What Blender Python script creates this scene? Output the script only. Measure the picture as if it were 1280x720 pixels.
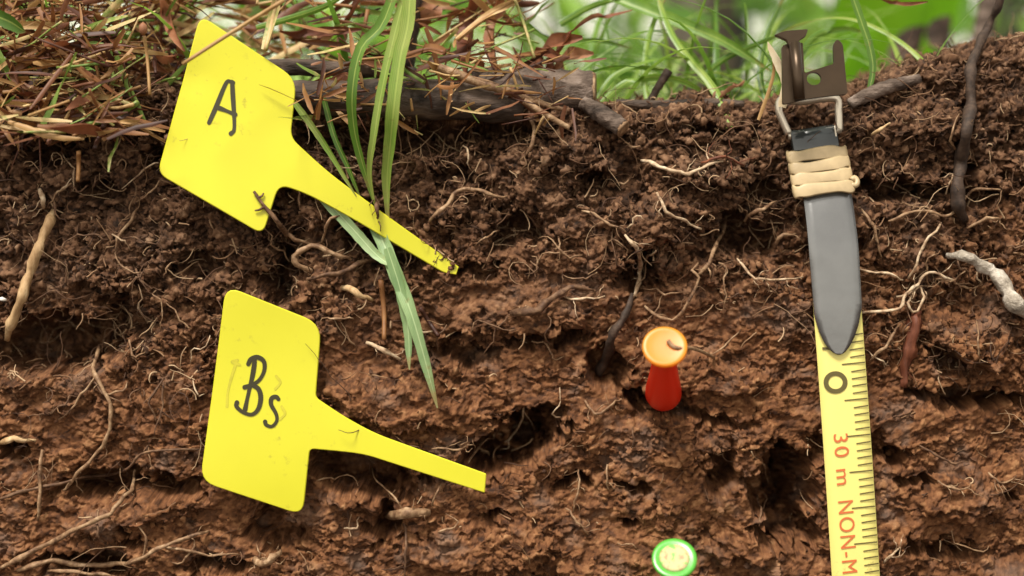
import bpy, bmesh, math, random
import numpy as np
from mathutils import Vector, Matrix
for o in list(bpy.data.objects): bpy.data.objects.remove(o)
S = bpy.context.scene
COL = S.collection
rng = np.random.default_rng(7)
random.seed(7)
rad = math.radians
# ------------------------------------------------------------------ camera
PITCH, DIST, FPX = rad(8.0), 0.40, 1800.0        # FPX: focal length in px of a 1280 px wide picture
CA, SA = math.cos(PITCH), math.sin(PITCH)
CAM = np.array([0, -DIST*CA, DIST*SA])
RIGHT = np.array([1.0, 0, 0]); UP = np.array([0, SA, CA]); FWD = np.array([0, CA, -SA])
cd = bpy.data.cameras.new('camera'); cam = bpy.data.objects.new('camera', cd); COL.objects.link(cam)
cam.location = CAM; cam.rotation_euler = (math.pi/2-PITCH, 0, 0)
cd.sensor_width = 36; cd.lens = FPX*36/1280; cd.clip_start = 0.01; cd.clip_end = 500
cd.dof.use_dof = True; cd.dof.focus_distance = 0.393; cd.dof.aperture_fstop = 5.0
S.camera = cam
S.render.resolution_x = 1024; S.render.resolution_y = 576
# ------------------------------------------------------------------ sky, sun, exposure
SUN_EL, SUN_AZ, SUN_E, SKY_E = rad(66), rad(213), 3.2, 0.105    # azimuth clockwise from +Y (the way the camera looks)
w = bpy.data.worlds.new('World'); S.world = w; w.use_nodes = True
nt = w.node_tree; nt.nodes.clear()
out = nt.nodes.new('ShaderNodeOutputWorld'); bg = nt.nodes.new('ShaderNodeBackground')
sky = nt.nodes.new('ShaderNodeTexSky'); sky.sky_type = 'NISHITA'; sky.sun_disc = False
sky.sun_elevation = SUN_EL; sky.sun_rotation = SUN_AZ; sky.dust_density = 0.6; sky.air_density = 1.0
hs = nt.nodes.new('ShaderNodeHueSaturation'); hs.inputs['Saturation'].default_value = 0.12   # thin white cloud
wm = nt.nodes.new('ShaderNodeMix'); wm.data_type = 'RGBA'; wm.blend_type = 'MULTIPLY'; wm.inputs[0].default_value = 1
wm.inputs[7].default_value = (1.45, 1.34, 1.15, 1)   # bright overcast veil
nt.links.new(sky.outputs[0], hs.inputs['Color']); nt.links.new(hs.outputs[0], wm.inputs[6]); nt.links.new(wm.outputs[2], bg.inputs[0])
bg.inputs[1].default_value = SKY_E; nt.links.new(bg.outputs[0], out.inputs[0])
sl = bpy.data.lights.new('sun', 'SUN'); sl.energy = SUN_E; sl.angle = rad(15); sl.color = (1, 0.95, 0.87)
so = bpy.data.objects.new('sun', sl); COL.objects.link(so)
sdir = Vector((math.sin(SUN_AZ)*math.cos(SUN_EL), math.cos(SUN_AZ)*math.cos(SUN_EL), math.sin(SUN_EL)))
so.rotation_euler = sdir.to_track_quat('Z', 'Y').to_euler()
S.view_settings.view_transform = 'Standard'; S.view_settings.look = 'None'
S.view_settings.exposure = 0.78; S.view_settings.gamma = 1
S.render.engine = 'CYCLES'
# ------------------------------------------------------------------ pixel <-> place helpers
def at(px, py, dep):
    px = np.asarray(px, float)[..., None]; py = np.asarray(py, float)[..., None]; dep = np.asarray(dep, float)[..., None]
    return CAM + dep*(FWD + (px-640)/FPX*RIGHT - (py-360)/FPX*UP)
def project(P):
    r = P - CAM; z = r @ FWD
    return 640+FPX*(r @ RIGHT)/z, 360-FPX*(r @ UP)/z, z
# ------------------------------------------------------------------ numpy noise
def h2(ix, iy, seed):
    h = (ix.astype(np.int64)*374761393 + iy.astype(np.int64)*668265263 + seed*1442695041) & 0xFFFFFFFF
    h = ((h ^ (h >> 13))*1274126177) & 0xFFFFFFFF
    h = ((h ^ (h >> 16))*2246822519) & 0xFFFFFFFF
    return ((h ^ (h >> 15)) & 0xFFFFFF).astype(np.float32)/16777216.0
def perlin(x, y, seed):
    x0 = np.floor(x); y0 = np.floor(y); fx = (x-x0).astype(np.float32); fy = (y-y0).astype(np.float32)
    ix = x0.astype(np.int64); iy = y0.astype(np.int64)
    u = fx*fx*fx*(fx*(fx*6-15)+10); v = fy*fy*fy*(fy*(fy*6-15)+10)
    def g(dx, dy):
        a = h2(ix+dx, iy+dy, seed)*6.2831853
        return np.cos(a)*(fx-dx)+np.sin(a)*(fy-dy)
    a = g(0, 0); b = g(1, 0); c = g(0, 1); d = g(1, 1)
    return 1.5*((a+(b-a)*u)*(1-v)+(c+(d-c)*u)*v)
def fbm(x, y, seed, n=4, gain=.5):
    s = 0; a = 1.0; t = 0
    for i in range(n):
        s = s+a*perlin(x*2**i, y*2**i, seed+i*17); t += a; a *= gain
    return s/t*1.3
def worley(x, y, seed):
    ix = np.floor(x).astype(np.int64); iy = np.floor(y).astype(np.int64)
    f1 = np.full(x.shape, 9., np.float32); f2 = f1.copy(); rid = np.zeros(x.shape, np.float32)
    for dx in (-1, 0, 1):
        for dy in (-1, 0, 1):
            jx = ix+dx; jy = iy+dy
            d = np.hypot(jx+h2(jx, jy, seed)-x, jy+h2(jx, jy, seed+91)-y).astype(np.float32)
            n = d < f1
            f2 = np.where(n, f1, np.minimum(f2, d)); rid = np.where(n, h2(jx, jy, seed+55), rid); f1 = np.where(n, d, f1)
    return f1, f2, rid
def sstep(a, b, x):
    t = np.clip((x-a)/(b-a), 0, 1); return t*t*(3-2*t)
# ------------------------------------------------------------------ object helpers
def tag(o, label=None, cat=None, group=None, kind=None):
    if label: o['label'] = label
    if cat: o['category'] = cat
    if group: o['group'] = group
    if kind: o['kind'] = kind
    return o
def empty(name, loc, label, cat, group=None):
    o = bpy.data.objects.new(name, None); COL.objects.link(o); o.location = loc; o.empty_display_size = .005
    return tag(o, label, cat, group)
def link_mesh(name, verts, faces, mat, parent=None, smooth=True):
    me = bpy.data.meshes.new(name)
    verts = np.asarray(verts, np.float64)
    if parent is not None: verts = verts - np.array(parent.location)
    me.from_pydata([tuple(v) for v in verts], [], [tuple(int(i) for i in f) for f in faces]); me.validate()
    return link_data(name, me, mat, parent, smooth)
def link_data(name, me, mat, parent=None, smooth=True):
    me.polygons.foreach_set('use_smooth', [smooth]*len(me.polygons)); me.materials.append(mat); me.update()
    o = bpy.data.objects.new(name, me); COL.objects.link(o)
    if parent is not None: o.parent = parent
    return o
def fast_mesh(name, V, F, k, mat, smooth=True):
    """V (n,3), F (m,k) arrays of equal-sided faces"""
    me = bpy.data.meshes.new(name); V = np.ascontiguousarray(V, np.float32); F = np.ascontiguousarray(F, np.int32)
    me.vertices.add(len(V)); me.vertices.foreach_set('co', V.ravel())
    me.loops.add(F.size); me.loops.foreach_set('vertex_index', F.ravel())
    me.polygons.add(len(F)); me.polygons.foreach_set('loop_start', np.arange(0, F.size, k, dtype=np.int32))
    me.polygons.foreach_set('use_smooth', np.full(len(F), smooth)); me.update(calc_edges=True)
    me.materials.append(mat)
    o = bpy.data.objects.new(name, me); COL.objects.link(o); return o
class MB:
    def __init__(s): s.v = []; s.f = []; s.n = 0
    def add(s, V, F):
        s.v.append(np.asarray(V, float)); s.f += [tuple(i+s.n for i in f) for f in F]; s.n += len(V)
    def build(s, name, mat, parent=None, smooth=True): return link_mesh(name, np.concatenate(s.v), s.f, mat, parent, smooth)
def tube(P, R, sides=7, cap=True, squash=None):
    P = np.asarray(P, float); R = np.broadcast_to(np.asarray(R, float), (len(P),)); n = len(P)
    T = np.gradient(P, axis=0); T /= np.linalg.norm(T, axis=1, keepdims=True)+1e-12
    a = np.array([0, 1., 0]) if abs(T[0, 1]) < .9 else np.array([1., 0, 0])
    N = np.cross(T[0], a); N /= np.linalg.norm(N); V = []
    for i in range(n):
        N = N-T[i]*(N@T[i]); N /= np.linalg.norm(N)+1e-12; B = np.cross(T[i], N)
        for k in range(sides):
            t = 2*math.pi*k/sides
            rr = R[i]*(1+(squash or 0)*math.sin(3*t+i*.7))
            V.append(P[i]+rr*(math.cos(t)*N+math.sin(t)*B))
    F = [(i*sides+k, i*sides+(k+1) % sides, (i+1)*sides+(k+1) % sides, (i+1)*sides+k) for i in range(n-1) for k in range(sides)]
    if cap: F += [tuple(range(sides))[::-1], tuple(range((n-1)*sides, n*sides))]
    return np.array(V), F
def spline(pts, n):
    """Catmull-Rom through rows of pts, n samples"""
    p = np.asarray(pts, float)
    if len(p) == 2: p = np.array([p[0], (p[0]+p[1])/2, p[1]])
    q = np.vstack([2*p[0]-p[1], p, 2*p[-1]-p[-2]]); m = len(p)-1; o = []
    for t in np.linspace(0, m-1e-6, n):
        i = int(t); u = t-i; a, b, c, d = q[i:i+4]
        o.append(.5*((2*b)+(c-a)*u+(2*a-5*b+4*c-d)*u*u+(3*b-a-3*c+d)*u**3))
    return np.array(o)
def ribbon(P, W, side, fold=0.25, twist=0.0):
    """leaf-like strip: three points across, folded along the midrib"""
    P = np.asarray(P, float); n = len(P); T = np.gradient(P, axis=0); T /= np.linalg.norm(T, axis=1, keepdims=True)+1e-12
    V = []; side = np.asarray(side, float)
    for i in range(n):
        s = side-T[i]*(side@T[i]); s /= np.linalg.norm(s)+1e-9; b = np.cross(T[i], s)
        a = twist*i/(n-1); s2 = math.cos(a)*s+math.sin(a)*b; b2 = np.cross(T[i], s2)
        V += [P[i]-s2*W[i]/2+b2*W[i]*fold, P[i], P[i]+s2*W[i]/2+b2*W[i]*fold]
    F = []
    for i in range(n-1):
        a = 3*i; F += [(a, a+1, a+4, a+3), (a+1, a+2, a+5, a+4)]
    return np.array(V), F
# ------------------------------------------------------------------ materials
def new_mat(name):
    m = bpy.data.materials.new(name); m.use_nodes = True; t = m.node_tree; t.nodes.clear()
    o = t.nodes.new('ShaderNodeOutputMaterial'); b = t.nodes.new('ShaderNodeBsdfPrincipled'); t.links.new(b.outputs[0], o.inputs[0])
    return m, t, b, o
def ramp(t, fac, stops):
    r = t.nodes.new('ShaderNodeValToRGB'); e = r.color_ramp.elements
    e[0].position = stops[0][0]; e[0].color = (*stops[0][1], 1); e[1].position = stops[-1][0]; e[1].color = (*stops[-1][1], 1)
    for p, c in stops[1:-1]:
        x = e.new(p); x.color = (*c, 1)
    t.links.new(fac, r.inputs[0]); return r.outputs[0]
def noise(t, scale, detail=4, vec=None, rough=.6, stretch=None):
    n = t.nodes.new('ShaderNodeTexNoise'); n.inputs['Scale'].default_value = scale; n.inputs['Detail'].default_value = detail; n.inputs['Roughness'].default_value = rough
    c = t.nodes.new('ShaderNodeNewGeometry').outputs['Position'] if vec is None else vec
    if stretch:
        mp = t.nodes.new('ShaderNodeMapping'); mp.inputs['Scale'].default_value = stretch; t.links.new(c, mp.inputs[0]); c = mp.outputs[0]
    t.links.new(c, n.inputs['Vector']); return n.outputs[0]
def mixc(t, fac, a, b, mode='MIX'):
    m = t.nodes.new('ShaderNodeMix'); m.data_type = 'RGBA'; m.blend_type = mode
    for s, v in ((0, fac), (6, a), (7, b)):
        if isinstance(v, (int, float)): m.inputs[s].default_value = v
        elif isinstance(v, tuple): m.inputs[s].default_value = (*v, 1)
        else: t.links.new(v, m.inputs[s])
    return m.outputs[2]
def math_n(t, op, a, b=0.0):
    m = t.nodes.new('ShaderNodeMath'); m.operation = op
    for s, v in ((0, a), (1, b)):
        if isinstance(v, (int, float)): m.inputs[s].default_value = v
        else: t.links.new(v, m.inputs[s])
    return m.outputs[0]
def bump(t, b, h, strength, dist):
    n = t.nodes.new('ShaderNodeBump'); n.inputs['Strength'].default_value = strength; n.inputs['Distance'].default_value = dist
    t.links.new(h, n.inputs['Height']); t.links.new(n.outputs[0], b.inputs['Normal'])
def rnd(t):
    """random 0..1 per object and per separate piece"""
    oi = t.nodes.new('ShaderNodeObjectInfo').outputs['Random']; g = t.nodes.new('ShaderNodeNewGeometry').outputs['Random Per Island']
    return math_n(t, 'FRACT', math_n(t, 'ADD', oi, g))
def mottled(name, stops, scale=400, rough=.8, bstr=.4, bdist=.0004, rand=.0, stretch=None, spec=.3, nbias=1.0):
    m, t, b, o = new_mat(name)
    n = noise(t, scale, 5, stretch=stretch)
    f = n if not rand else math_n(t, 'ADD', math_n(t, 'MULTIPLY', n, 1-rand), math_n(t, 'MULTIPLY', rnd(t), rand))
    t.links.new(ramp(t, f, stops), b.inputs['Base Color']); b.inputs['Roughness'].default_value = rough; b.inputs['Specular IOR Level'].default_value = spec
    bump(t, b, noise(t, scale*2.5, 3, stretch=stretch), bstr, bdist); return m
def leafy(name, stops, scale=120, rough=.45, transl=.4, rand=.6, stretch=None, vein=False):
    m, t, b, o = new_mat(name)
    f = math_n(t, 'ADD', math_n(t, 'MULTIPLY', noise(t, scale, 4, stretch=stretch), 1-rand), math_n(t, 'MULTIPLY', rnd(t), rand))
    c = ramp(t, f, stops)
    if vein:
        aa = t.nodes.new('ShaderNodeAttribute'); aa.attribute_name = 'across'; al = t.nodes.new('ShaderNodeAttribute'); al.attribute_name = 'along'
        w1 = math_n(t, 'POWER', math_n(t, 'ABSOLUTE', math_n(t, 'SINE', math_n(t, 'ADD', math_n(t, 'MULTIPLY', aa.outputs['Fac'], 14.0), math_n(t, 'MULTIPLY', noise(t, 200, 2), 1.2)))), 3.0)
        c = mixc(t, math_n(t, 'MULTIPLY', w1, .38), c, tuple(q*.45 for q in stops[1][1])); mid = sstepn(t, math_n(t, 'ABSOLUTE', math_n(t, 'SUBTRACT', aa.outputs['Fac'], 1.0)), .16, .02)
        c = mixc(t, math_n(t, 'MULTIPLY', math_n(t, 'MULTIPLY', mid, .45), math_n(t, 'GREATER_THAN', aa.outputs['Fac'], .001)), c, tuple(min(1, q*1.6) for q in stops[-1][1]))
        c = mixc(t, math_n(t, 'MULTIPLY', sstepn(t, math_n(t, 'ADD', al.outputs['Fac'], math_n(t, 'MULTIPLY', noise(t, 350, 4), .5)), 1.08, 1.3), .8), c, (.34, .22, .08))
        c = mixc(t, math_n(t, 'MULTIPLY', sstepn(t, noise(t, 260, 4), .62, .7), .5), c, (.24, .19, .06))
    t.links.new(c, b.inputs['Base Color']); b.inputs['Roughness'].default_value = rough
    tr = t.nodes.new('ShaderNodeBsdfTranslucent'); t.links.new(c, tr.inputs[0])
    ms = t.nodes.new('ShaderNodeMixShader'); ms.inputs[0].default_value = transl
    t.links.new(b.outputs[0], ms.inputs[1]); t.links.new(tr.outputs[0], ms.inputs[2]); t.links.new(ms.outputs[0], o.inputs[0]); return m
def plain(name, col, rough=.4, metal=0, spec=.5, trans=0, wear=.08, scale=300, transl=0, bstr=0.05):
    m, t, b, o = new_mat(name)
    c = mixc(t, math_n(t, 'MULTIPLY', noise(t, scale, 5), wear*2), col, tuple(x*.55 for x in col))
    t.links.new(c, b.inputs['Base Color']); b.inputs['Roughness'].default_value = rough; b.inputs['Metallic'].default_value = metal
    b.inputs['Specular IOR Level'].default_value = spec; b.inputs['Transmission Weight'].default_value = trans
    bump(t, b, noise(t, scale*2, 3), bstr, .0003)
    if transl:
        tr = t.nodes.new('ShaderNodeBsdfTranslucent'); t.links.new(c, tr.inputs[0]); ms = t.nodes.new('ShaderNodeMixShader'); ms.inputs[0].default_value = transl
        t.links.new(b.outputs[0], ms.inputs[1]); t.links.new(tr.outputs[0], ms.inputs[2]); t.links.new(ms.outputs[0], o.inputs[0])
    return m
def sstepn(t, v, a, b):
    m = t.nodes.new('ShaderNodeMapRange'); m.interpolation_type = 'SMOOTHSTEP'; m.inputs[1].default_value = a; m.inputs[2].default_value = b; t.links.new(v, m.inputs[0]); return m.outputs[0]
def dirty(m, col=(.16, .085, .035), lo_=.60, hi_=.74, scale=420, amount=.4):
    t = m.node_tree; b = next(n for n in t.nodes if n.type == 'BSDF_PRINCIPLED'); l = b.inputs['Base Color'].links[0]; src = l.from_socket
    f = math_n(t, 'MULTIPLY', sstepn(t, noise(t, scale, 3), lo_, hi_), sstepn(t, noise(t, 45, 3), .48, .62)); t.links.new(mixc(t, math_n(t, 'MULTIPLY', f, amount), src, col), b.inputs['Base Color']); return m
def soil_mat(name, island):
    m, t, b, o = new_mat(name)
    ge = t.nodes.new('ShaderNodeNewGeometry'); sx = t.nodes.new('ShaderNodeSeparateXYZ'); t.links.new(ge.outputs['Position'], sx.inputs[0])
    an = t.nodes.new('ShaderNodeAttribute'); an.attribute_name = 'tone'
    tn = math_n(t, 'ADD', math_n(t, 'MULTIPLY', ge.outputs['Random Per Island'], .55), .22) if island else an.outputs['Fac']
    # horizon boundary: dark humus above, ferruginous brown below (wavy)
    n1 = noise(t, 28, 4); z = math_n(t, 'ADD', sx.outputs[2], math_n(t, 'MULTIPLY', math_n(t, 'SUBTRACT', n1, .5), .055))
    z = math_n(t, 'ADD', z, math_n(t, 'MULTIPLY', sx.outputs[0], -.10))
    mr = t.nodes.new('ShaderNodeMapRange'); mr.interpolation_type = 'SMOOTHSTEP'; mr.inputs[1].default_value = -.035; mr.inputs[2].default_value = .034; mr.inputs[4].default_value = .85
    t.links.new(z, mr.inputs[0])
    tone = math_n(t, 'ADD', math_n(t, 'MULTIPLY', noise(t, 420, 6, rough=.75), .38), math_n(t, 'MULTIPLY', tn, .62))
    lo = ramp(t, tone, [(.28, (.027, .0105, .0048)), (.41, (.082, .032, .0125)), (.54, (.166, .068, .027)), (.66, (.252, .118, .050)), (.80, (.40, .23, .115))])
    hi = ramp(t, tone, [(.28, (.012, .0066, .004)), (.41, (.047, .0235, .0125)), (.54, (.105, .053, .028)), (.66, (.185, .102, .057)), (.80, (.36, .23, .14))])
    lo = mixc(t, sstepn(t, noise(t, 75, 4), .52, .68), lo, mixc(t, .45, lo, (.17, .115, .085)))
    t.links.new(mixc(t, mr.outputs[0], lo, hi), b.inputs['Base Color'])
    rr = t.nodes.new('ShaderNodeMapRange'); rr.inputs[1].default_value = .35; rr.inputs[2].default_value = .7; rr.inputs[3].default_value = .95; rr.inputs[4].default_value = .62
    t.links.new(noise(t, 160, 3), rr.inputs[0]); t.links.new(rr.outputs[0], b.inputs['Roughness']); b.inputs['Specular IOR Level'].default_value = .22
    bump(t, b, noise(t, 1500, 5, rough=.7), .6, .0006)
    return m
M = dict(
 soil=soil_mat('soil', False), crumb=soil_mat('soil_crumb', True),
 floor=mottled('forest_floor', [(.3, (.035, .03, .012)), (.5, (.06, .07, .02)), (.7, (.11, .09, .04))], 6, .95),
 pale=mottled('root_pale', [(.3, (.13, .07, .04)), (.42, (.34, .22, .13)), (.55, (.48, .35, .22)), (.72, (.66, .53, .38))], 420, .55, bstr=.8),
 tan=mottled('root_tan', [(.3, (.07, .035, .018)), (.43, (.18, .098, .05)), (.56, (.28, .17, .09)), (.72, (.44, .30, .18))], 420, .6, bstr=.8),
 brown=mottled('root_brown', [(.3, (.04, .018, .01)), (.5, (.11, .055, .028)), (.72, (.24, .14, .075))], 500, .7),
 dark=mottled('root_dark', [(.25, (.018, .012, .009)), (.5, (.045, .027, .018)), (.75, (.09, .055, .035))], 500, .7),
 rust=mottled('root_rust', [(.3, (.055, .018, .010)), (.5, (.14, .042, .019)), (.7, (.27, .095, .04))], 300, .6, stretch=(1, 1, .25)),
 rootlet=mottled('rootlet', [(.15, (.05, .023, .012)), (.4, (.125, .062, .031)), (.6, (.23, .128, .064)), (.85, (.44, .30, .175))], 500, .7, rand=.75),
 wood=mottled('split_wood', [(.3, (.28, .16, .07)), (.5, (.46, .30, .15)), (.7, (.64, .47, .27))], 380, .6, stretch=(1, 1, .22), bstr=.7),
 barkw=mottled('pale_bark', [(.3, (.16, .13, .10)), (.48, (.34, .29, .23)), (.66, (.58, .52, .44))], 260, .8, bstr=.9, bdist=.0010),
 bark=mottled('grey_bark', [(.34, (.032, .021, .015)), (.48, (.090, .062, .046)), (.62, (.165, .120, .093)), (.75, (.29, .23, .19))], 210, .8, bstr=.9, bdist=.0010, stretch=(.6, 1, 1.4)),
 barkd=mottled('dark_bark', [(.32, (.018, .012, .009)), (.5, (.060, .040, .029)), (.7, (.16, .11, .08))], 150, .75, bstr=.9, bdist=.0010, stretch=(.5, 1, 1.4)),
 trunk=mottled('trunk_bark', [(.3, (.06, .05, .035)), (.5, (.14, .12, .09)), (.7, (.26, .23, .18))], 60, .9, bdist=.003),
 trunkd=mottled('trunk_bark_dark', [(.3, (.03, .035, .03)), (.6, (.07, .075, .07))], 14, .9, bdist=.01),
 moss=mottled('mossy_twig', [(.3, (.05, .045, .02)), (.55, (.11, .115, .045)), (.75, (.2, .19, .1))], 320, .8, bstr=.8),
 straw=leafy('straw', [(.1, (.030, .010, .006)), (.24, (.085, .026, .011)), (.38, (.19, .066, .022)), (.52, (.32, .145, .045)), (.66, (.46, .27, .10)), (.75, (.66, .47, .22)), (.82, (.19, .27, .045)), (.95, (.09, .21, .03))], 300, .55, .25, .72),
 dead=leafy('dead_leaf', [(.1, (.07, .018, .009)), (.35, (.17, .05, .02)), (.6, (.30, .11, .045)), (.85, (.46, .24, .13))], 160, .6, .3, .5),
 blade=leafy('grass_blade', [(.22, (.06, .14, .018)), (.45, (.14, .28, .03)), (.62, (.26, .42, .06)), (.8, (.42, .50, .12))], 160, .4, .45, .45, stretch=(1, 1, .3), vein=True),
 bladep=leafy('pale_grass_blade', [(.3, (.20, .33, .13)), (.5, (.32, .46, .20)), (.72, (.46, .56, .30))], 300, .5, .3, .3, stretch=(1, 1, .3), vein=True),
 drypale=leafy('dry_cream_blade', [(.3, (.42, .28, .13)), (.5, (.66, .52, .32)), (.7, (.80, .70, .50))], 200, .5, .3, .3),
 leaf=leafy('undergrowth_leaf', [(.1, (.06, .15, .02)), (.4, (.17, .36, .03)), (.65, (.28, .50, .05)), (.9, (.42, .62, .12))], 20, .5, .5, .8),
 bigleaf=leafy('broad_leaf', [(.3, (.15, .38, .012)), (.55, (.21, .47, .018)), (.8, (.29, .56, .03))], 40, .45, .55, .4),
 leaff=leafy('far_leaf', [(.1, (.08, .17, .04)), (.45, (.24, .42, .09)), (.8, (.40, .60, .13)), (.95, (.60, .70, .36))], 3, .5, .5, .85),
 yellow=plain('yellow_label_plastic', (.72, .685, .03), .36, wear=.10, scale=70, transl=.12),
 ink=plain('marker_ink', (.035, .028, .004), .5, wear=.3, scale=900), smudge=plain('rubbed_ink', (.66, .60, .035), .5, wear=.5, scale=500),
 tape=plain('tape_yellow', (.84, .74, .22), .35, wear=.08, scale=90), tick=plain('tape_print_dark', (.13, .10, .025), .5, wear=.4, scale=1500),
 red=plain('tape_print_red', (.72, .17, .05), .5, wear=.35, scale=900),
 grey=plain('grey_vinyl', (.25, .25, .248), .27, metal=.8, wear=.3, scale=160, bstr=.15), black=plain('clear_dark_plastic', (.03, .035, .035), .12, spec=.7),
 rubber=plain('rubber', (.60, .45, .25), .42, wear=.5, scale=260), clip=plain('tarnished_metal', (.085, .055, .032), .38, metal=.7, wear=.6, scale=160, bstr=.2),
 wire=plain('bare_metal', (.68, .60, .48), .3, metal=.7, wear=.3), steel=plain('needle_steel', (.5, .5, .5), .25, metal=1),
 pino=plain('pin_head_lit_orange', (.98, .44, .04), .35, wear=.15, transl=.5, scale=120), pinr=plain('red_pin_plastic', (.80, .04, .012), .28, wear=.05, transl=.35),  # pin head's orange: top light and sky reflection put into its colour
 ping=plain('green_pin_plastic', (.12, .52, .06), .25, wear=.08, transl=.3), pinc=mottled('worn_cream', [(.36, (.40, .16, .08)), (.46, (.42, .44, .20)), (.54, (.50, .34, .19)), (.62, (.16, .42, .08))], 330, .5),
 stone=plain('pale_grit', (.75, .72, .66), .6),
)
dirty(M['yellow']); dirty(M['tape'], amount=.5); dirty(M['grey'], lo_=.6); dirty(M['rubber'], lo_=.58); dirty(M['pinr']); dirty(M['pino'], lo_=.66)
# ------------------------------------------------------------------ the soil face
SLOPE = 0.2
EDGE = [(-900, 80), (0, 95), (120, 105), (230, 118), (340, 128), (480, 138), (620, 138), (760, 142), (900, 140), (990, 138), (1060, 128), (1110, 112), (1160, 92), (1215, 74), (1280, 62), (2100, 30)]
ex = np.array([(p[0]-640)/4500 for p in EDGE]); ez = np.array([-(p[1]-360)/4500*1.012 for p in EDGE])
def steps(segs):
    o = [segs[0][0]]
    for a, b, h0, h1 in segs:
        n = 1; x = a
        while x < b:
            x += h0+(h1-h0)*(x-a)/(b-a); o.append(min(x, b))
    return np.unique(np.array(o))
us = np.concatenate([-steps([(.155, .75, .0006, .03)])[::-1], steps([(-.155, .155, .00033, .00033)])[1:-1], steps([(.155, .75, .0006, .03)])])
vs = np.concatenate([-steps([(.142, .42, .0005, .02)])[::-1], steps([(-.142, .010, .00033, .00033)])[1:-1], steps([(.010, .06, .00033, .0012), (.06, .40, .0012, .02)])])
# profile: wall -> rounded lip -> nearly flat top
fine = np.linspace(vs[0], vs[-1], 4000); RL = .011
tt = sstep(-RL, RL, fine)
ang_w = math.atan2(1, SLOPE)
th = ang_w*(1-tt)+rad(-5)*tt
dy = np.cumsum(np.cos(th))*(fine[1]-fine[0]); dz = np.cumsum(np.sin(th))*(fine[1]-fine[0])
i0 = np.argmin(abs(fine)); dy -= dy[i0]; dz -= dz[i0]
U, Vv = np.meshgrid(us, vs); NV, NU = U.shape
jit = perlin(U/.012, Vv*0, 5)*.0025
zt = np.interp(U, ex, ez)+jit
PY = np.interp(Vv, fine, dy); PZ = np.interp(Vv, fine, dz); TH = np.interp(Vv, fine, th)
B = np.stack([U, SLOPE*zt+PY, zt+PZ], -1)
NRM = np.stack([np.zeros_like(U), -np.sin(TH), np.cos(TH)], -1)
bx, by, _ = project(B)
s, t = U*1000, Vv*1000
wx = 2.2*perlin(s/8, t/8, 11)+.8*perlin(s/2.5, t/2.5, 12); wy = 2.2*perlin(s/8, t/8, 13)+.8*perlin(s/2.5, t/2.5, 14)
def dome(f): return 1-np.clip(f, 0, 1)**1.6
# upper crumbly, root-bound humus
def h3(ix, iy, iz, seed): return h2(ix+iz*7919, iy+iz*104729, seed)
def flake(Q, sel, sc, seed):
    """broken soil faces: every cell a little facet, stepped and tilted against its neighbours"""
    q = (Q[sel]/np.array(sc, np.float32)).astype(np.float32); x, y, z = q.T; ix, iy, iz = (np.floor(a).astype(np.int64) for a in q.T)
    f1 = np.full(x.shape, 9., np.float32); f2 = f1.copy(); rid = np.zeros_like(f1); ox = rid.copy(); oy = rid.copy()
    for dx in (-1, 0, 1):
        for dy in (-1, 0, 1):
            for dz in (-1, 0, 1):
                jx, jy, jz = ix+dx, iy+dy, iz+dz; r_ = h3(jx, jy, jz, seed); qx = jx+r_-x; qy = jy+(r_*97.13) % 1-y; qz = jz+(r_*389.7) % 1-z
                d = qx*qx+qy*qy+qz*qz; n = d < f1
                f2 = np.where(n, f1, np.minimum(f2, d)); rid = np.where(n, r_, rid); ox = np.where(n, qx, ox); oy = np.where(n, qz, oy); f1 = np.where(n, d, f1)
    rid = (rid*1731.3) % 1; a = (rid*57.31) % 1-.5; b = (rid*113.77) % 1-.5
    o1 = np.zeros(len(Q), np.float32); o2 = o1.copy()+.5
    o1[sel] = (rid-.5)+1.7*(a*ox+b*oy)-.5*(1-sstep(0, .16, np.sqrt(f2)-np.sqrt(f1))); o2[sel] = rid
    return o1.reshape(NV, NU), o2.reshape(NV, NU)
# upper crumbly, root-bound humus: the clods
f1, f2, rid = worley((s+wx)/7.5, (t+wy)/6.0, 21); hU = 4.0*fbm(s/30, t/26, 31)+(1.2+2.6*rid)*dome(f1)
g1, g2, rid = worley((s+1.6*wx)/9.5, (t+1.6*wy)/7.0, 27); hU += 2.2*(rid-.5)-3.4*(1-sstep(0, .22, g2-g1))*sstep(-.3, .4, perlin(s/12, t/10, 28))
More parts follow.
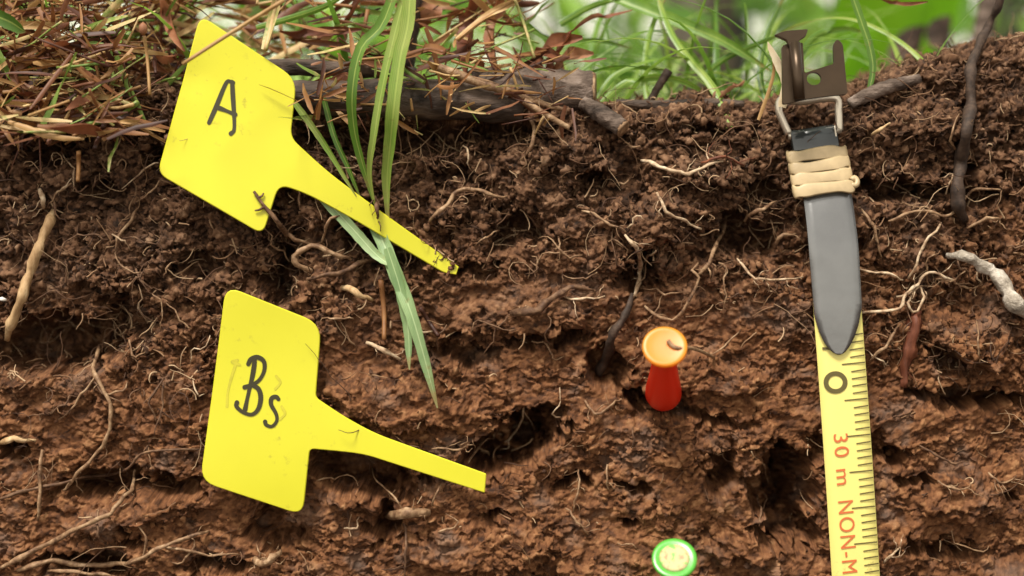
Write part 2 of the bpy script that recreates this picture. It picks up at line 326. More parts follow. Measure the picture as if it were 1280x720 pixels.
# lower compact, trowel-smeared iron horizon
hL = 4.0*fbm(s/40, t/26, 41)+1.3*(1-abs(fbm((s+2*wx)/16, (t+2*wy)/9, 42, 3))*2.0)
patch = sstep(-.45, .2, fbm(s/22, t/12, 43, 3))
bound = np.interp(bx, [-400, 0, 250, 400, 520, 640, 760, 900, 1050, 1150, 1280, 1700], [520, 500, 500, 430, 370, 330, 345, 385, 430, 470, 500, 520])
mU = 1-sstep(-45, 45, by-bound+28*perlin(s/9, t/9, 51))
h = hU*mU+hL*(1-mU)
wpx = bx+16*perlin(s/5, t/5, 61)+7*perlin(s/1.8, t/1.8, 62); wpy = by+12*perlin(s/5, t/5, 63)+6*perlin(s/1.8, t/1.8, 64)
FEAT = [  # bulges and hollows of the face: centre, half-size, tilt, height in mm
 (636, 560, 54, 34, -20, -10), (676, 534, 40, 28, -35, -9), (606, 578, 34, 16, 0, -6), (975, 600, 34, 52, 10, -9), (905, 590, 24, 28, 0, -7), (990, 664, 38, 26, 15, -10), (1000, 610, 26, 44, 0, -7), (130, 606, 60, 17, -8, -8), (215, 610, 36, 16, 5, -7),
 (60, 428, 95, 38, -10, -12), (150, 400, 40, 30, 0, -5), (350, 335, 20, 46, 5, -9), (470, 306, 60, 24, 30, -12), (500, 172, 130, 24, 0, -9), (630, 160, 60, 14, 5, -7), (645, 288, 34, 22, -20, -7),
 (800, 335, 24, 34, 10, -8), (930, 290, 44, 34, 0, -8), (1000, 300, 60, 50, 0, -4), (1120, 235, 70, 14, 5, -8), (1240, 500, 60, 13, -4, -8), (1160, 492, 34, 9, 0, -6), (1185, 445, 40, 16, 25, -6), (1240, 245, 24, 14, 0, -5),
 (450, 590, 80, 26, 12, -9), (480, 655, 20, 26, 20, -7), (760, 460, 24, 34, -25, -6), (800, 500, 22, 18, 0, -6), (690, 425, 50, 10, -5, -5), (580, 440, 40, 18, 0, -5), (1125, 570, 16, 14, 0, -6), (1255, 622, 17, 11, 0, -6), (1140, 600, 22, 8, 0, -5),
 (790, 610, 16, 8, 20, -5), (785, 660, 14, 10, 0, -6), (620, 645, 18, 8, 0, -5), (715, 605, 26, 8, 0, -5), (100, 708, 60, 16, 0, -8), (160, 675, 26, 10, 0, -6), (280, 708, 40, 14, 0, -7), (340, 660, 30, 30, 0, -5), (10, 560, 25, 14, 0, -5),
 (250, 330, 30, 20, 0, -5), (120, 240, 26, 20, 0, -5), (60, 190, 40, 14, 0, -6), (190, 195, 22, 14, 0, -5), (960, 240, 26, 20, 0, -6), (880, 160, 30, 10, 0, -5), (1205, 200, 14, 70, 0, -6), (870, 520, 60, 12, 8, -4), (1060, 560, 60, 24, 0, -4), (1180, 690, 60, 12, 8, -5),
 (740, 225, 26, 16, 0, -5), (560, 215, 26, 16, 0, -5), (600, 340, 30, 12, 0, -4),
 (820, 275, 62, 34, 0, 6), (885, 215, 60, 22, 0, 5), (1210, 425, 56, 34, 10, 6), (560, 268, 34, 22, 0, 5), (500, 505, 110, 34, 8, 6), (150, 320, 90, 50, 0, 3), (390, 265, 34, 24, 0, 5), (700, 560, 60, 40, 0, 3), (870, 470, 90, 30, 8, 4),
 (1200, 620, 60, 34, 0, 4), (600, 690, 110, 34, 0, 4), (180, 640, 110, 20, -12, 4), (720, 195, 60, 26, 0, 4), (1150, 150, 70, 34, 0, 4), (440, 625, 40, 16, 0, 5), (930, 690, 60, 22, 0, 4), (640, 400, 110, 22, 0, 3)]
for cx, cy, rx, ry, tl, am in FEAT:
    c, s_ = math.cos(rad(tl)), math.sin(rad(tl)); X = wpx-cx; Y = wpy-cy
    d = np.hypot((X*c+Y*s_)/rx, (-X*s_+Y*c)/ry); am *= 2.3 if am < 0 else 1.15; d = d*np.where(Y > 0, .82, 1.06) if am < 0 else d; h = h+am*(1-sstep(.52, 1.12, d))
h = h-2.5
topf = sstep(0, .03, Vv)
h = h*(1-.45*topf)
disp = NRM*h[..., None]*.001
disp[..., 2] -= np.clip(h, -12, 8)*.00024*(1-topf)        # clods sag and overhang
P = B+disp
def normals(P):
    n = np.cross(np.gradient(P, axis=1), np.gradient(P, axis=0)); return n/(np.linalg.norm(n, axis=-1, keepdims=True)+1e-12)
# second pass: flakes and grit across the shaped face, along its own normals
N1 = normals(P)
for _ in range(2): N1[1:-1, 1:-1] = (N1[1:-1, 1:-1]*2+N1[:-2, 1:-1]+N1[2:, 1:-1]+N1[1:-1, :-2]+N1[1:-1, 2:])/6
N1 /= np.linalg.norm(N1, axis=-1, keepdims=True)+1e-9
Q = (P*1000).reshape(-1, 3).astype(np.float32); qw = Q.copy()
qw[:, 0] += (.8*wx).ravel(); qw[:, 2] += (.6*wy).ravel(); qw[:, 1] += (.6*perlin(s/4, t/4, 66)).ravel()
selU = (mU > .02).ravel(); selL = (mU < .98).ravel()
k1, r1 = flake(qw, selU, (3.4, 3.0, 2.7), 22); k2, r2 = flake(qw, selU, (1.75, 1.6, 1.45), 23); k3, r3 = flake(Q, selU, (.95, .9, .85), 30)
fU = 1.5*k1+1.15*k2+.85*k3+1.0*(1-abs(perlin((s+wx)/2.6, (t+wy)/2.6, 33))*2.2); toneU = .5+.24*(r1-.5)+.34*(r2-.5)+.28*(r3-.5)
k1, r1 = flake(qw, selL, (4.8, 4.0, 3.0), 24); k2, r2 = flake(qw, selL, (2.4, 1.8, 1.4), 25); k3, r3 = flake(Q, selL, (1.1, .9, .75), 26)
fL = 1.5*k1+(.35+.65*patch)*(1.1*k2+.6*k3)+.4*(1-abs(perlin((s+wx)/3.2, (t+wy)/1.5, 44))*2); toneL = .5+.20*(r1-.5)+.30*(r2-.5)+.26*(r3-.5)
calm = .25+.75*sstep(-.35, .35, fbm(s/17, t/13, 73, 3))
st = np.linalg.norm(np.gradient(P, axis=0), axis=-1)/(np.gradient(vs)[:, None]); st = (st+np.roll(st, 1, 0)+np.roll(st, -1, 0))/3
hf = (fU*mU*(.35+.65*calm)+fL*(1-mU)*calm)*(1-.3*topf)*np.clip(1.5/st, .15, 1)
hf = hf+.55*np.clip(fbm(s/2.1, t/1.5, 74, 4, .65), -1.4, 1.4)*np.clip(1.8/st, .3, 1)
P = P+N1*hf[..., None]*.001; P[..., 2] -= .0001*np.clip(hf, -3, 3)
idx = np.arange(NV*NU).reshape(NV, NU)
F = np.stack([idx[:-1, :-1], idx[:-1, 1:], idx[1:, 1:], idx[1:, :-1]], -1).reshape(-1, 4)
soil = fast_mesh('soil_profile', P.reshape(-1, 3), F, 4, M['soil'], True); tag(soil, kind='structure')
TONE = np.clip(toneU*mU+toneL*(1-mU), 0, 1)
at_ = soil.data.attributes.new('tone', 'FLOAT', 'POINT'); at_.data.foreach_set('value', TONE.astype(np.float32).ravel())
# depth of the visible soil seen from the path, for laying things on it
px_, py_, pz_ = project(P); CELL = 4; GW, GH = 340, 200
gx = ((px_+40)/CELL).astype(int).ravel(); gy = ((py_+40)/CELL).astype(int).ravel(); ok = (gx >= 0) & (gx < GW) & (gy >= 0) & (gy < GH)
DM = np.full((GH, GW), 9.); np.minimum.at(DM, (gy[ok], gx[ok]), pz_.ravel()[ok])
for r in range(GH-2, -1, -1): DM[r] = np.where(DM[r] > 8, DM[r+1], DM[r])
def depth(px, py, k=0):
    i = int(min(max((py+40)/CELL, 0), GH-1)); j = int(min(max((px+40)/CELL, 0), GW-1))
    return float(DM[max(i-k, 0):i+k+1, max(j-k, 0):j+k+1].min())
def dpct(x0, y0, x1, y1, q=5):
    a = DM[int((y0+40)/CELL):int((y1+40)/CELL)+1, int((x0+40)/CELL):int((x1+40)/CELL)+1]; return float(np.percentile(a, q))
# ---- loose crumbs stuck to the face (nobody could count them)
N3 = N1
bm = bmesh.new(); bmesh.ops.create_icosphere(bm, subdivisions=1, radius=1); IV = np.array([v.co for v in bm.verts]); IF = np.array([[v.index for v in f.verts] for f in bm.faces]); bm.free()
def rockvars(n, seed):
    r = np.random.default_rng(seed); L = []
    for i in range(n):
        v = IV.copy()
        for k in range(7):
            d = r.normal(size=3); d /= np.linalg.norm(d); o = r.uniform(.25, .75); q = v@d
            v -= np.outer(np.maximum(q-o, 0)*.95, d)
        v *= 1+.16*np.sin(v@r.normal(size=3)*4+r.uniform(0, 6))[:, None]+.1*np.sin(v@r.normal(size=3)*8)[:, None]
        L.append(v*r.uniform(.4, 1.3, 3))
    return L
def scatter(n, sel, smin, smax, seed, name):
    r = np.random.default_rng(seed); w_ = sel.ravel().astype(float); w_ /= w_.sum()
    ii = r.choice(w_.size, n, p=w_); pp = P.reshape(-1, 3)[ii]; nn = N3.reshape(-1, 3)[ii]
    rv = rockvars(14, seed); Vs = []; Fs = []
    for k in range(n):
        sz = smin*(smax/smin)**(r.random()**2.2)*.001
        q = r.normal(size=4); q /= np.linalg.norm(q); a, b, c, d = q
        R = np.array([[1-2*(c*c+d*d), 2*(b*c-a*d), 2*(b*d+a*c)], [2*(b*c+a*d), 1-2*(b*b+d*d), 2*(c*d-a*b)], [2*(b*d-a*c), 2*(c*d+a*b), 1-2*(b*b+c*c)]])
        Vs.append((rv[k % 14]*sz)@R.T+pp[k]+nn[k]*sz*r.uniform(-.2, .5)); Fs.append(IF+k*len(IV))
    return fast_mesh(name, np.concatenate(Vs), np.concatenate(Fs), 3, M['crumb'], False)
infr = (bx > -20) & (bx < 1300) & (by > -10) & (by < 735) & (Vv < .05)
cell = np.gradient(us)[None, :]*np.gradient(vs)[:, None]*np.clip(st, 1, 4)**1.5
o = scatter(12000, infr*cell*(.3+mU)*(.3+sstep(-.2, .4, fbm(s/16, t/10, 72, 3))), .22, 1.55, 5, 'soil_crumbs'); tag(o, 'loose brown soil crumbs sticking all over the cut face', 'soil', kind='stuff')
# ---- hair roots matted through the upper soil
mb = MB(); r = np.random.default_rng(9); w_ = (infr*cell*(mU*(.35+sstep(-.3, .5, fbm(s/14, t/10, 71)))+.10)).ravel(); w_ /= w_.sum()
for k, i in enumerate(r.choice(w_.size, 2700, p=w_)):
    p = P.reshape(-1, 3)[i].copy(); n_ = N3.reshape(-1, 3)[i]; L = r.uniform(.002, .010); m_ = 7
    d = r.normal(size=3)*[1, .35, 1]; d -= n_*(d@n_)*.6; d /= np.linalg.norm(d)+1e-9; ax = r.normal(size=3); pts = []
    cu = r.uniform(-.5, .5)
    for j in range(m_):
        pts.append(p.copy()); p = p+d*L/m_; d = d+np.cross(ax, d)*cu+r.normal(size=3)*.16; d /= np.linalg.norm(d)
    pts = np.array(pts)+n_*r.uniform(.0002, .0010); mb.add(*tube(pts, np.linspace(1, .45, m_)*r.uniform(.00010, .00030), 4, False))
w2 = (infr*cell*(.25+mU+.6*(bx < 330)*(by > 480))*(.2+sstep(-.2, .5, fbm(s/18, t/12, 75)))).ravel(); w2 /= w2.sum()
for i in r.choice(w2.size, 620, p=w2):
    p = P.reshape(-1, 3)[i].copy(); n_ = N3.reshape(-1, 3)[i]; L = r.uniform(.007, .024); m_ = 11
    d = r.normal(size=3)*[1, .3, 1]; d -= n_*(d@n_)*.8; d /= np.linalg.norm(d)+1e-9; ax = n_+r.normal(size=3)*.4; pts = []; cu = r.uniform(-.35, .35)
    for j in range(m_):
        pts.append(p+n_*.0012*math.sin(3.14*j/(m_-1))); p = p+d*L/m_; d = d+np.cross(ax, d)*cu+r.normal(size=3)*.22; d /= np.linalg.norm(d)
    pts = np.array(pts)+n_*r.uniform(.0001, .0009); mb.add(*tube(pts, np.linspace(1, .4, m_)*r.uniform(.00008, .00020), 4, False))
o = mb.build('hair_roots', M['rootlet']); tag(o, 'fine hair roots matted through the crumbly upper soil', 'roots', kind='stuff')
# ------------------------------------------------------------------ single roots, laid on or bridging the face
def root_path(pts, r0, r1, lift, n, wig, seed):
    q = spline(pts, n); rr = np.random.default_rng(seed); ph = rr.uniform(0, 6, 4)
    tv = np.linspace(0, 1, n)*len(pts)
    q[:, 0] += wig*(np.sin(tv*2.9+ph[0])+.5*np.sin(tv*7.1+ph[1])); q[:, 1] += wig*(np.sin(tv*3.3+ph[2])+.5*np.sin(tv*6.3+ph[3]))
    d = np.array([depth(a, b, 1) for a, b in q[:, :2]])
    for _ in range(3): d = np.convolve(np.pad(d, 2, 'edge'), [.1, .2, .4, .2, .1], 'valid')
    R = (np.linspace(r0, r1, n)*.86*(1+.14*np.sin(tv*5+ph[0])+.1*np.sin(tv*11+ph[1])))/4500
    e_ = np.clip(np.minimum(np.arange(n), np.arange(n)[::-1])/3.0, 0, 1); R = R*(.62+.38*e_)
    return at(q[:, 0], q[:, 1], d-R*.45-(lift+.35)*.001*e_+(1-e_)*R*.9), R
ROOTS = []
def root(pts, r0, r1, mat, label, name='root', cat='root', lift=.4, group=None, branches=(), wig=1.2, sides=8, squash=.12):
    k = len(ROOTS)+100; n = max(8, int(sum(math.dist(pts[i], pts[i+1]) for i in range(len(pts)-1))/6))
    Pp, R = root_path(pts, r0, r1, lift, n, wig, k)
    e = Vector(Pp[0])
    o = link_mesh(name, Pp-np.array(e), tube(Pp, R, sides, squash=squash)[1], M[mat]) if False else None
    V_, F_ = tube(Pp, R, sides, squash=squash); o = link_mesh(name, V_-np.array(e), F_, M[mat]); o.location = e
    tag(o, label, cat, group or 'roots exposed in the soil face'); ROOTS.append(o)
    for b_, a0, a1 in branches:
        nb = max(6, int(sum(math.dist(b_[i], b_[i+1]) for i in range(len(b_)-1))/6))
        Pb, Rb = root_path(b_, a0, a1, lift, nb, wig, k+50); V_, F_ = tube(Pb, Rb, 6, squash=squash)
        c = link_mesh('rootlet', V_-np.array(e), F_, M[mat]); c.parent = o
    if r0 >= 1.8 and cat == 'root':      # side rootlets
        rs = np.random.default_rng(k); q = spline(pts, 40)
        for _ in range(rs.integers(2, 5)):
            i = rs.integers(4, 36); a = math.atan2(q[i+2, 1]-q[i-2, 1], q[i+2, 0]-q[i-2, 0])+rs.choice([-1, 1])*rs.uniform(.5, 1.3); l = rs.uniform(6, 14)
            p1 = (q[i, 0]+l*math.cos(a), q[i, 1]+l*math.sin(a)); a += rs.normal()*.6; p2 = (p1[0]+l*math.cos(a), p1[1]+l*math.sin(a))
            Pb, Rb = root_path([tuple(q[i]), p1, p2], rs.uniform(.7, 1.2), .5, lift+.3, 8, .8, k+60); V_, F_ = tube(Pb, Rb, 5); c = link_mesh('rootlet', V_-np.array(e), F_, M[mat]); c.parent = o
    return o
root([(68, 262), (52, 300), (36, 345), (22, 385), (8, 425)], 7, 7, 'wood', 'thick tan split stalk leaning upright at the left edge', 'woody_stalk', 'stalk', lift=2.0, group='woody pieces in the soil', wig=.8)
root([(50, 238), (56, 262)], 4, 3.5, 'pale', 'short pale stub just above the tan split stalk', 'root_stub', 'root', lift=1)
root([(124, 432), (118, 462), (136, 505), (136, 545), (116, 570), (92, 600), (78, 612)], 3.2, 2.2, 'tan', 'crooked tan root running down left of the lower label', branches=[([(118, 470), (98, 500), (74, 525)], 2, 1.2), ([(128, 492), (150, 490), (160, 478)], 2, 1.2)])
root([(52, 562), (50, 600), (48, 652)], 3, 2.6, 'tan', 'straight upright brown rootlet near the lower left edge', lift=.8, wig=.7)
root([(0, 622), (40, 612), (90, 600), (150, 590), (185, 566), (255, 560)], 2.6, 1.6, 'brown', 'long thin brown root running level left of the lower label')
root([(0, 710), (40, 690), (90, 664), (130, 646), (150, 628), (164, 610), (170, 588)], 4, 2.4, 'tan', 'long tan root climbing from the lower left corner', lift=1)
root([(22, 712), (62, 702), (112, 706), (150, 705), (176, 698), (205, 682), (236, 672), (262, 662)], 4.2, 2.4, 'tan', 'greyish tan root looping along the bottom left edge', lift=1.2, branches=[([(176, 698), (184, 675), (170, 655)], 2.4, 1.4), ([(205, 682), (240, 690), (272, 694), (300, 692)], 2.4, 1.4)])
root([(60, 714), (110, 716), (150, 722)], 3, 2, 'tan', 'short root hugging the bottom frame edge at left', lift=1)
root([(2, 552), (20, 549), (44, 551)], 6, 3, 'wood', 'short flat straw coloured splinter at the left edge', 'splinter', 'splinter', lift=1.2, group='woody pieces in the soil')
root([(205, 478), (202, 510), (193, 545)], 1.6, 1, 'brown', 'thin hanging rootlet left of the lower label edge')
root([(172, 262), (152, 290), (142, 315)], 2.6, 2, 'tan', 'short tan rootlet slanting below the upper label')
root([(160, 425), (168, 445), (182, 440)], 2, 1.4, 'tan', 'small forked rootlet between the left stalk and lower label')
root([(390, 340), (370, 328), (372, 315), (392, 308), (420, 318), (440, 325)], 4.5, 3.5, 'tan', 'tan arching root loop between the two yellow labels', lift=2, branches=[([(392, 308), (370, 298), (352, 288), (345, 270)], 3.5, 2.5), ([(400, 308), (408, 285), (415, 272), (432, 268), (452, 264)], 2.6, 1.5)])
root([(480, 320), (450, 330), (420, 342), (385, 348)], 4, 3, 'brown', 'brown root running level below the upper stake', lift=1.5)
root([(538, 276), (556, 258), (572, 240), (592, 236), (615, 244), (634, 246)], 3.4, 2.4, 'tan', 'arched tan root right of the upper label stake', lift=1.6)
root([(640, 392), (668, 388), (690, 374), (710, 360), (742, 362)], 7, 2.8, 'brown', 'flattened brown root lying above the middle hollow', lift=1.4, squash=.2)
root([(705, 372), (730, 374), (756, 370)], 2.2, 1.4, 'pale', 'thin pale rootlet just under the flattened brown root')
root([(458, 428), (480, 438), (500, 449)], 3.6, 3.6, 'pale', 'short cream root piece beside the hanging grass blades', lift=1.2, wig=.4)
root([(428, 358), (446, 366), (464, 376)], 6, 4, 'wood', 'torn yellowish wood scrap above the lower label', 'wood_scrap', 'wood scrap', lift=2, group='woody pieces in the soil')
root([(484, 645), (505, 642), (536, 640)], 8, 8.5, 'tan', 'cut root end pointing out below the lower stake', lift=2.5, squash=.05, wig=.5, branches=[([(505, 640), (492, 620), (470, 600), (464, 580)], 1.6, 1), ([(540, 632), (546, 615), (552, 605)], 2.4, 1.2)])
root([(656, 502), (650, 530), (640, 545), (632, 552)], 2, 1.6, 'pale', 'pale thread root hanging over the middle hollow', lift=1.5)
root([(584, 582), (594, 564), (602, 560), (612, 570)], 2, 1.5, 'tan', 'tiny forked rootlet above the lower stake tip', lift=1.5)
root([(540, 560), (570, 562), (590, 556)], 1.8, 1.4, 'tan', 'thin level rootlet along the ledge over the lower stake', lift=1)
root([(782, 292), (798, 318), (800, 345), (790, 372)], 3, 3.5, 'pale', 'pale wiry root above the orange pushpin', lift=2, branches=[([(800, 330), (814, 318), (820, 314)], 2.5, 2)])
root([(792, 368), (776, 402), (764, 425), (756, 450), (748, 470)], 5, 8, 'dark', 'dark twig slanting down left of the orange pushpin', 'twig', 'twig', lift=2, group='twigs in the soil')
root([(728, 262), (756, 276), (782, 290)], 2, 2, 'tan', 'thin tan root slanting above the pale wiry root')
root([(806, 382), (822, 396), (842, 398), (860, 380), (872, 350), (866, 338), (872, 330)], 2.6, 2, 'tan', 'hooked tan root looping down above the orange pushpin', lift=2, branches=[([(872, 346), (890, 320), (902, 290), (908, 270)], 3, 3), ([(884, 330), (890, 352)], 2, 1.4), ([(888, 326), (898, 338)], 2, 1.2)])
root([(820, 240), (832, 262), (852, 275), (878, 286)], 2.6, 2, 'pale', 'pale root strand winding across the upper clod')
root([(922, 322), (938, 344), (958, 350), (1004, 346)], 2, 1.6, 'pale', 'thin pale root sagging left of the tape tongue', lift=1.2)
root([(968, 312), (976, 296), (996, 292)], 3.4, 2.6, 'tan', 'short bent tan root beside the tape tongue', lift=1)
root([(930, 275), (950, 262), (972, 252)], 3.4, 2.4, 'tan', 'tan root joining the clod left of the tape tongue', lift=1.5)
root([(802, 200), (825, 208), (850, 216), (868, 214), (905, 200)], 3, 2.4, 'pale', 'pale bark strip root below the forest litter', lift=1.5)
root([(876, 205), (900, 196), (930, 206)], 2.4, 1.6, 'rust', 'reddish feathery rootlet right of the pale strip', lift=1)
root([(660, 145), (668, 165), (664, 182), (652, 200)], 3, 3, 'tan', 'upright tan root under the fallen branch', lift=2)
root([(1075, 392), (1122, 386), (1135, 365), (1150, 352), (1165, 340), (1195, 352)], 2.4, 2, 'pale', 'white wiry root right of the tape tongue', lift=2, branches=[([(1075, 338), (1110, 342), (1128, 350)], 2, 1.6), ([(1135, 350), (1155, 308), (1176, 278)], 2, 2)])
root([(1120, 372), (1140, 365), (1150, 358), (1154, 372), (1144, 390), (1134, 378), (1146, 362)], 2, 1.8, 'pale', 'small pale root curled into a loop by the tape', lift=2)
root([(1192, 352), (1208, 360), (1228, 356)], 2, 1.2, 'tan', 'short thin root left of the white bark stick')
root([(1146, 388), (1138, 430), (1128, 485)], 10, 6, 'rust', 'rust red upright root stub right of the tape', lift=-.9, squash=.4, wig=1.5, sides=10)
root([(1088, 452), (1108, 430), (1126, 405)], 2.6, 2, 'tan', 'tan rootlet slanting beside the rust red stub', lift=1)
root([(1184, 318), (1208, 322), (1232, 334), (1250, 350), (1268, 378), (1285, 392)], 6, 13, 'barkw', 'whitish bark stick poking in from the right edge', 'stick', 'stick', lift=3.5, group='woody pieces in the soil', sides=10)
root([(1078, 262), (1092, 285), (1102, 320)], 2.6, 1.8, 'tan', 'tan rootlet hanging right of the rubber band')
root([(1210, 285), (1228, 275), (1246, 272), (1250, 282)], 2.6, 2, 'tan', 'hooked root above the white bark stick', lift=1.5)
root([(1110, 278), (1150, 262), (1184, 270), (1215, 240), (1250, 236)], 2.4, 1.8, 'tan', 'long wavy root crossing the upper right soil')
root([(1104, 704), (1114, 694), (1126, 684)], 2.4, 1.4, 'pale', 'short white rootlet touching the tape near the bottom', lift=2, wig=.4)
root([(1090, 168), (1100, 162), (1112, 154)], 3, 2.2, 'wood', 'small straw splinter right of the black tape sleeve', 'splinter', 'splinter', lift=2, group='woody pieces in the soil', wig=.3)
root([(1205, 275), (1196, 235), (1204, 190), (1212, 140), (1214, 90), (1226, 50), (1246, 12), (1256, -20)], 10, 5, 'dark', 'dark woody stem rising out of the right hand bank', 'dead_sapling', 'sapling', lift=2.5, group='woody pieces in the soil', sides=10)
root([(724, 585), (722, 615), (716, 640)], 1.8, 1.3, 'tan', 'thin tan rootlet right of the lower stake tip', lift=.8)
root([(708, 636), (720, 650), (734, 668)], 2, 1.4, 'tan', 'thin forked rootlet low in the middle of the face', lift=.8)
root([(760, 582), (758, 600), (762, 612)], 1.8, 1.3, 'tan', 'short curved rootlet in the middle of the iron layer', lift=.8)
root([(730, 500), (745, 518), (765, 505), (778, 498)], 2.2, 1.6, 'tan', 'forked rootlet left of the pushpin base', lift=1)
root([(505, 655), (508, 690), (504, 722)], 2, 1.6, 'brown', 'thin brown rootlet running down below the cut root end', lift=.8)
root([(318, 700), (330, 704), (345, 694), (350, 690)], 7, 4, 'tan', 'knobbly tan root knot at the bottom below the label', lift=2.5, branches=[([(325, 700), (322, 680)], 2, 1.2)])
root([(1170, 600), (1195, 612), (1215, 606)], 2, 1.4, 'tan', 'thin rootlet on the lower right of the face', lift=.8)
root([(1236, 590), (1250, 604), (1270, 596)], 2, 1.4, 'tan', 'small curved rootlet at the lower right edge', lift=.8)
root([(1150, 555), (1182, 576), (1212, 578)], 2, 1.4, 'brown', 'brown rootlet right of the tape numerals', lift=.8)
root([(440, 276), (452, 266), (462, 262)], 2, 1.5, 'brown', 'thin brown rootlet crossing under the upper stake', lift=2)
root([(468, 245), (472, 262), (470, 278)], 3, 2.4, 'brown', 'short brown withered strand crossing the upper stake', lift=5)
MARKS = [(280, 150, 'the upper label'), (325, 500, 'the lower label'), (830, 460, 'the orange pushpin'), (1040, 330, 'the grey tape tongue'), (1068, 610, 'the printed tape'), (550, 125, 'the dark fallen branch'), (1240, 350, 'the whitish stick'),
 (843, 697, 'the green pushpin'), (36, 340, 'the tan split stalk'), (515, 410, 'the hanging pale blades'), (645, 550, 'the middle hollow'), (1138, 435, 'the rust red stub'), (760, 420, 'the dark slanting twig'), (1205, 170, 'the dark upright sapling'), (535, 640, 'the cut root end'), (500, 300, 'the upper stake')]
def where(x, y):
    m = min(MARKS, key=lambda q: math.hypot(q[0]-x, q[1]-y)); dx, dy = x-m[0], y-m[1]; f = 'close ' if math.hypot(dx, dy) < 90 else ''
    return f+(('right of ' if dx > 0 else 'left of ') if abs(dx) > abs(dy) else ('below ' if dy > 0 else 'above '))+m[2]
USED = {}
def uniq(t):
    USED[t] = USED.get(t, 0)+1; return t
rr = np.random.default_rng(77)
for k in range(110):        # the many look-alike rootlets of the upper soil
    x = rr.uniform(0, 1280); y = rr.uniform(150, 480) if k < 95 else rr.uniform(480, 715)
    if 985 < x < 1085: continue
    a = rr.uniform(0, 6.28); pts = [(x, y)]
    for j in range(rr.integers(2, 5)): a += rr.normal()*.7; pts.append((pts[-1][0]+math.cos(a)*rr.uniform(9, 20), pts[-1][1]+math.sin(a)*rr.uniform(9, 20)))
    root(pts, rr.uniform(1.1, 2.4), rr.uniform(.7, 1.4), ['tan', 'brown', 'tan', 'pale', 'brown'][k % 5], f"{['', '', '', 'short', 'bent', 'long winding'][len(pts)]} {['tan', 'dark brown', 'tan', 'pale', 'dark brown'][k % 5]} rootlet {where(x, y)}", 'rootlet', 'rootlet', lift=rr.uniform(.2, 1.2), group='fine rootlets in the soil face', sides=5)
# ------------------------------------------------------------------ flat things on a tilted plane
class Plane:
    """maps picture points to a real plane through three points"""
    def __init__(s, a, b, c, bend=None):
        pa, pb, pc = (at(*q) for q in (a, b, c)); s.o = pa; n = np.cross(pb-pa, pc-pa); n /= np.linalg.norm(n); s.n = n if n@FWD < 0 else -n
    def __call__(s, q, off=0.0):
        q = np.atleast_2d(np.asarray(q, float)); d = at(q[:, 0], q[:, 1], np.ones(len(q)))-CAM
        return CAM+d*(((s.o-CAM)@s.n)/(d@s.n))[:, None]+s.n*off
def rounded(pts, rads, seg=6):
    o = []; n = len(pts); p = np.asarray(pts, float)
    for i in range(n):
        a, b, c = p[i-1], p[i], p[(i+1) % n]; r = rads[i] if hasattr(rads, '__len__') else rads
        if r <= 0: o.append(b); continue
        u = (a-b)/np.linalg.norm(a-b); v = (c-b)/np.linalg.norm(c-b); k = min(r, .45*np.linalg.norm(a-b), .45*np.linalg.norm(c-b))
        for t_ in np.linspace(0, 1, seg): o.append((1-t_)**2*(b+u*k)+2*t_*(1-t_)*b+t_**2*(b+v*k))
    return np.array(o)
def sheet(mb, pl, poly, thick, bev, z0=0.0):
    """a plate with bevelled rims: outline poly on plane pl, thickness behind it"""
    poly = np.asarray(poly, float)
    area = np.sum(poly[:, 0]*np.roll(poly[:, 1], -1)-np.roll(poly[:, 0], -1)*poly[:, 1])
    if area > 0: poly = poly[::-1]
    n = len(poly); e = np.roll(poly, -1, 0)-np.roll(poly, 1, 0); e /= np.linalg.norm(e, axis=1, keepdims=True)+1e-9
    nin = np.stack([e[:, 1], -e[:, 0]], 1); ins = poly-nin*(-1)*0
    test = poly+nin*.5; # inward normal check
    ar2 = abs(np.sum(test[:, 0]*np.roll(test[:, 1], -1)-np.roll(test[:, 0], -1)*test[:, 1]))
    if ar2 > abs(area): nin = -nin
    inner = poly+nin*bev*4500
    V = np.concatenate([pl(inner, z0), pl(poly, z0-bev), pl(poly, z0-thick+bev), pl(inner, z0-thick)])
    Fc = [tuple(range(n))]
    for L in range(3): Fc += [(L*n+i, (L+1)*n+i, (L+1)*n+(i+1) % n, L*n+(i+1) % n) for i in range(n)]
    Fc.append(tuple(range(3*n, 4*n))[::-1]); mb.add(V, Fc)
def tri_fix(o):
    b = bmesh.new(); b.from_mesh(o.data); bmesh.ops.recalc_face_normals(b, faces=b.faces); bmesh.ops.triangulate(b, faces=[f for f in b.faces if len(f.verts) > 4]); b.to_mesh(o.data); b.free()
def stroke(mb, pl, pts, w0, off, n=28, taper=.15):
    q = spline(pts, n); T = np.gradient(q, axis=0); T /= np.linalg.norm(T, axis=1, keepdims=True)+1e-9; N_ = np.stack([-T[:, 1], T[:, 0]], 1)
    wv = w0/2*(1+taper*np.sin(np.linspace(0, 7, n))); L = q+N_*wv[:, None]; R_ = q-N_*wv[:, None]
    capa = [q[0]-T[0]*wv[0]*math.sin(a)+N_[0]*wv[0]*math.cos(a) for a in np.linspace(0, math.pi, 7)[1:-1]]
    capb = [q[-1]+T[-1]*wv[-1]*math.sin(a)+N_[-1]*wv[-1]*math.cos(a) for a in np.linspace(0, math.pi, 7)[1:-1]]
    V = pl(np.concatenate([L, R_]), off); mb.add(V, [(i, i+1, n+i+1, n+i) for i in range(n-1)])
    mb.add(pl(np.array([L[0]]+capa+[R_[0]]), off), [tuple(range(7))]); mb.add(pl(np.array([L[-1]]+capb+[R_[-1]]), off), [tuple(range(7))])
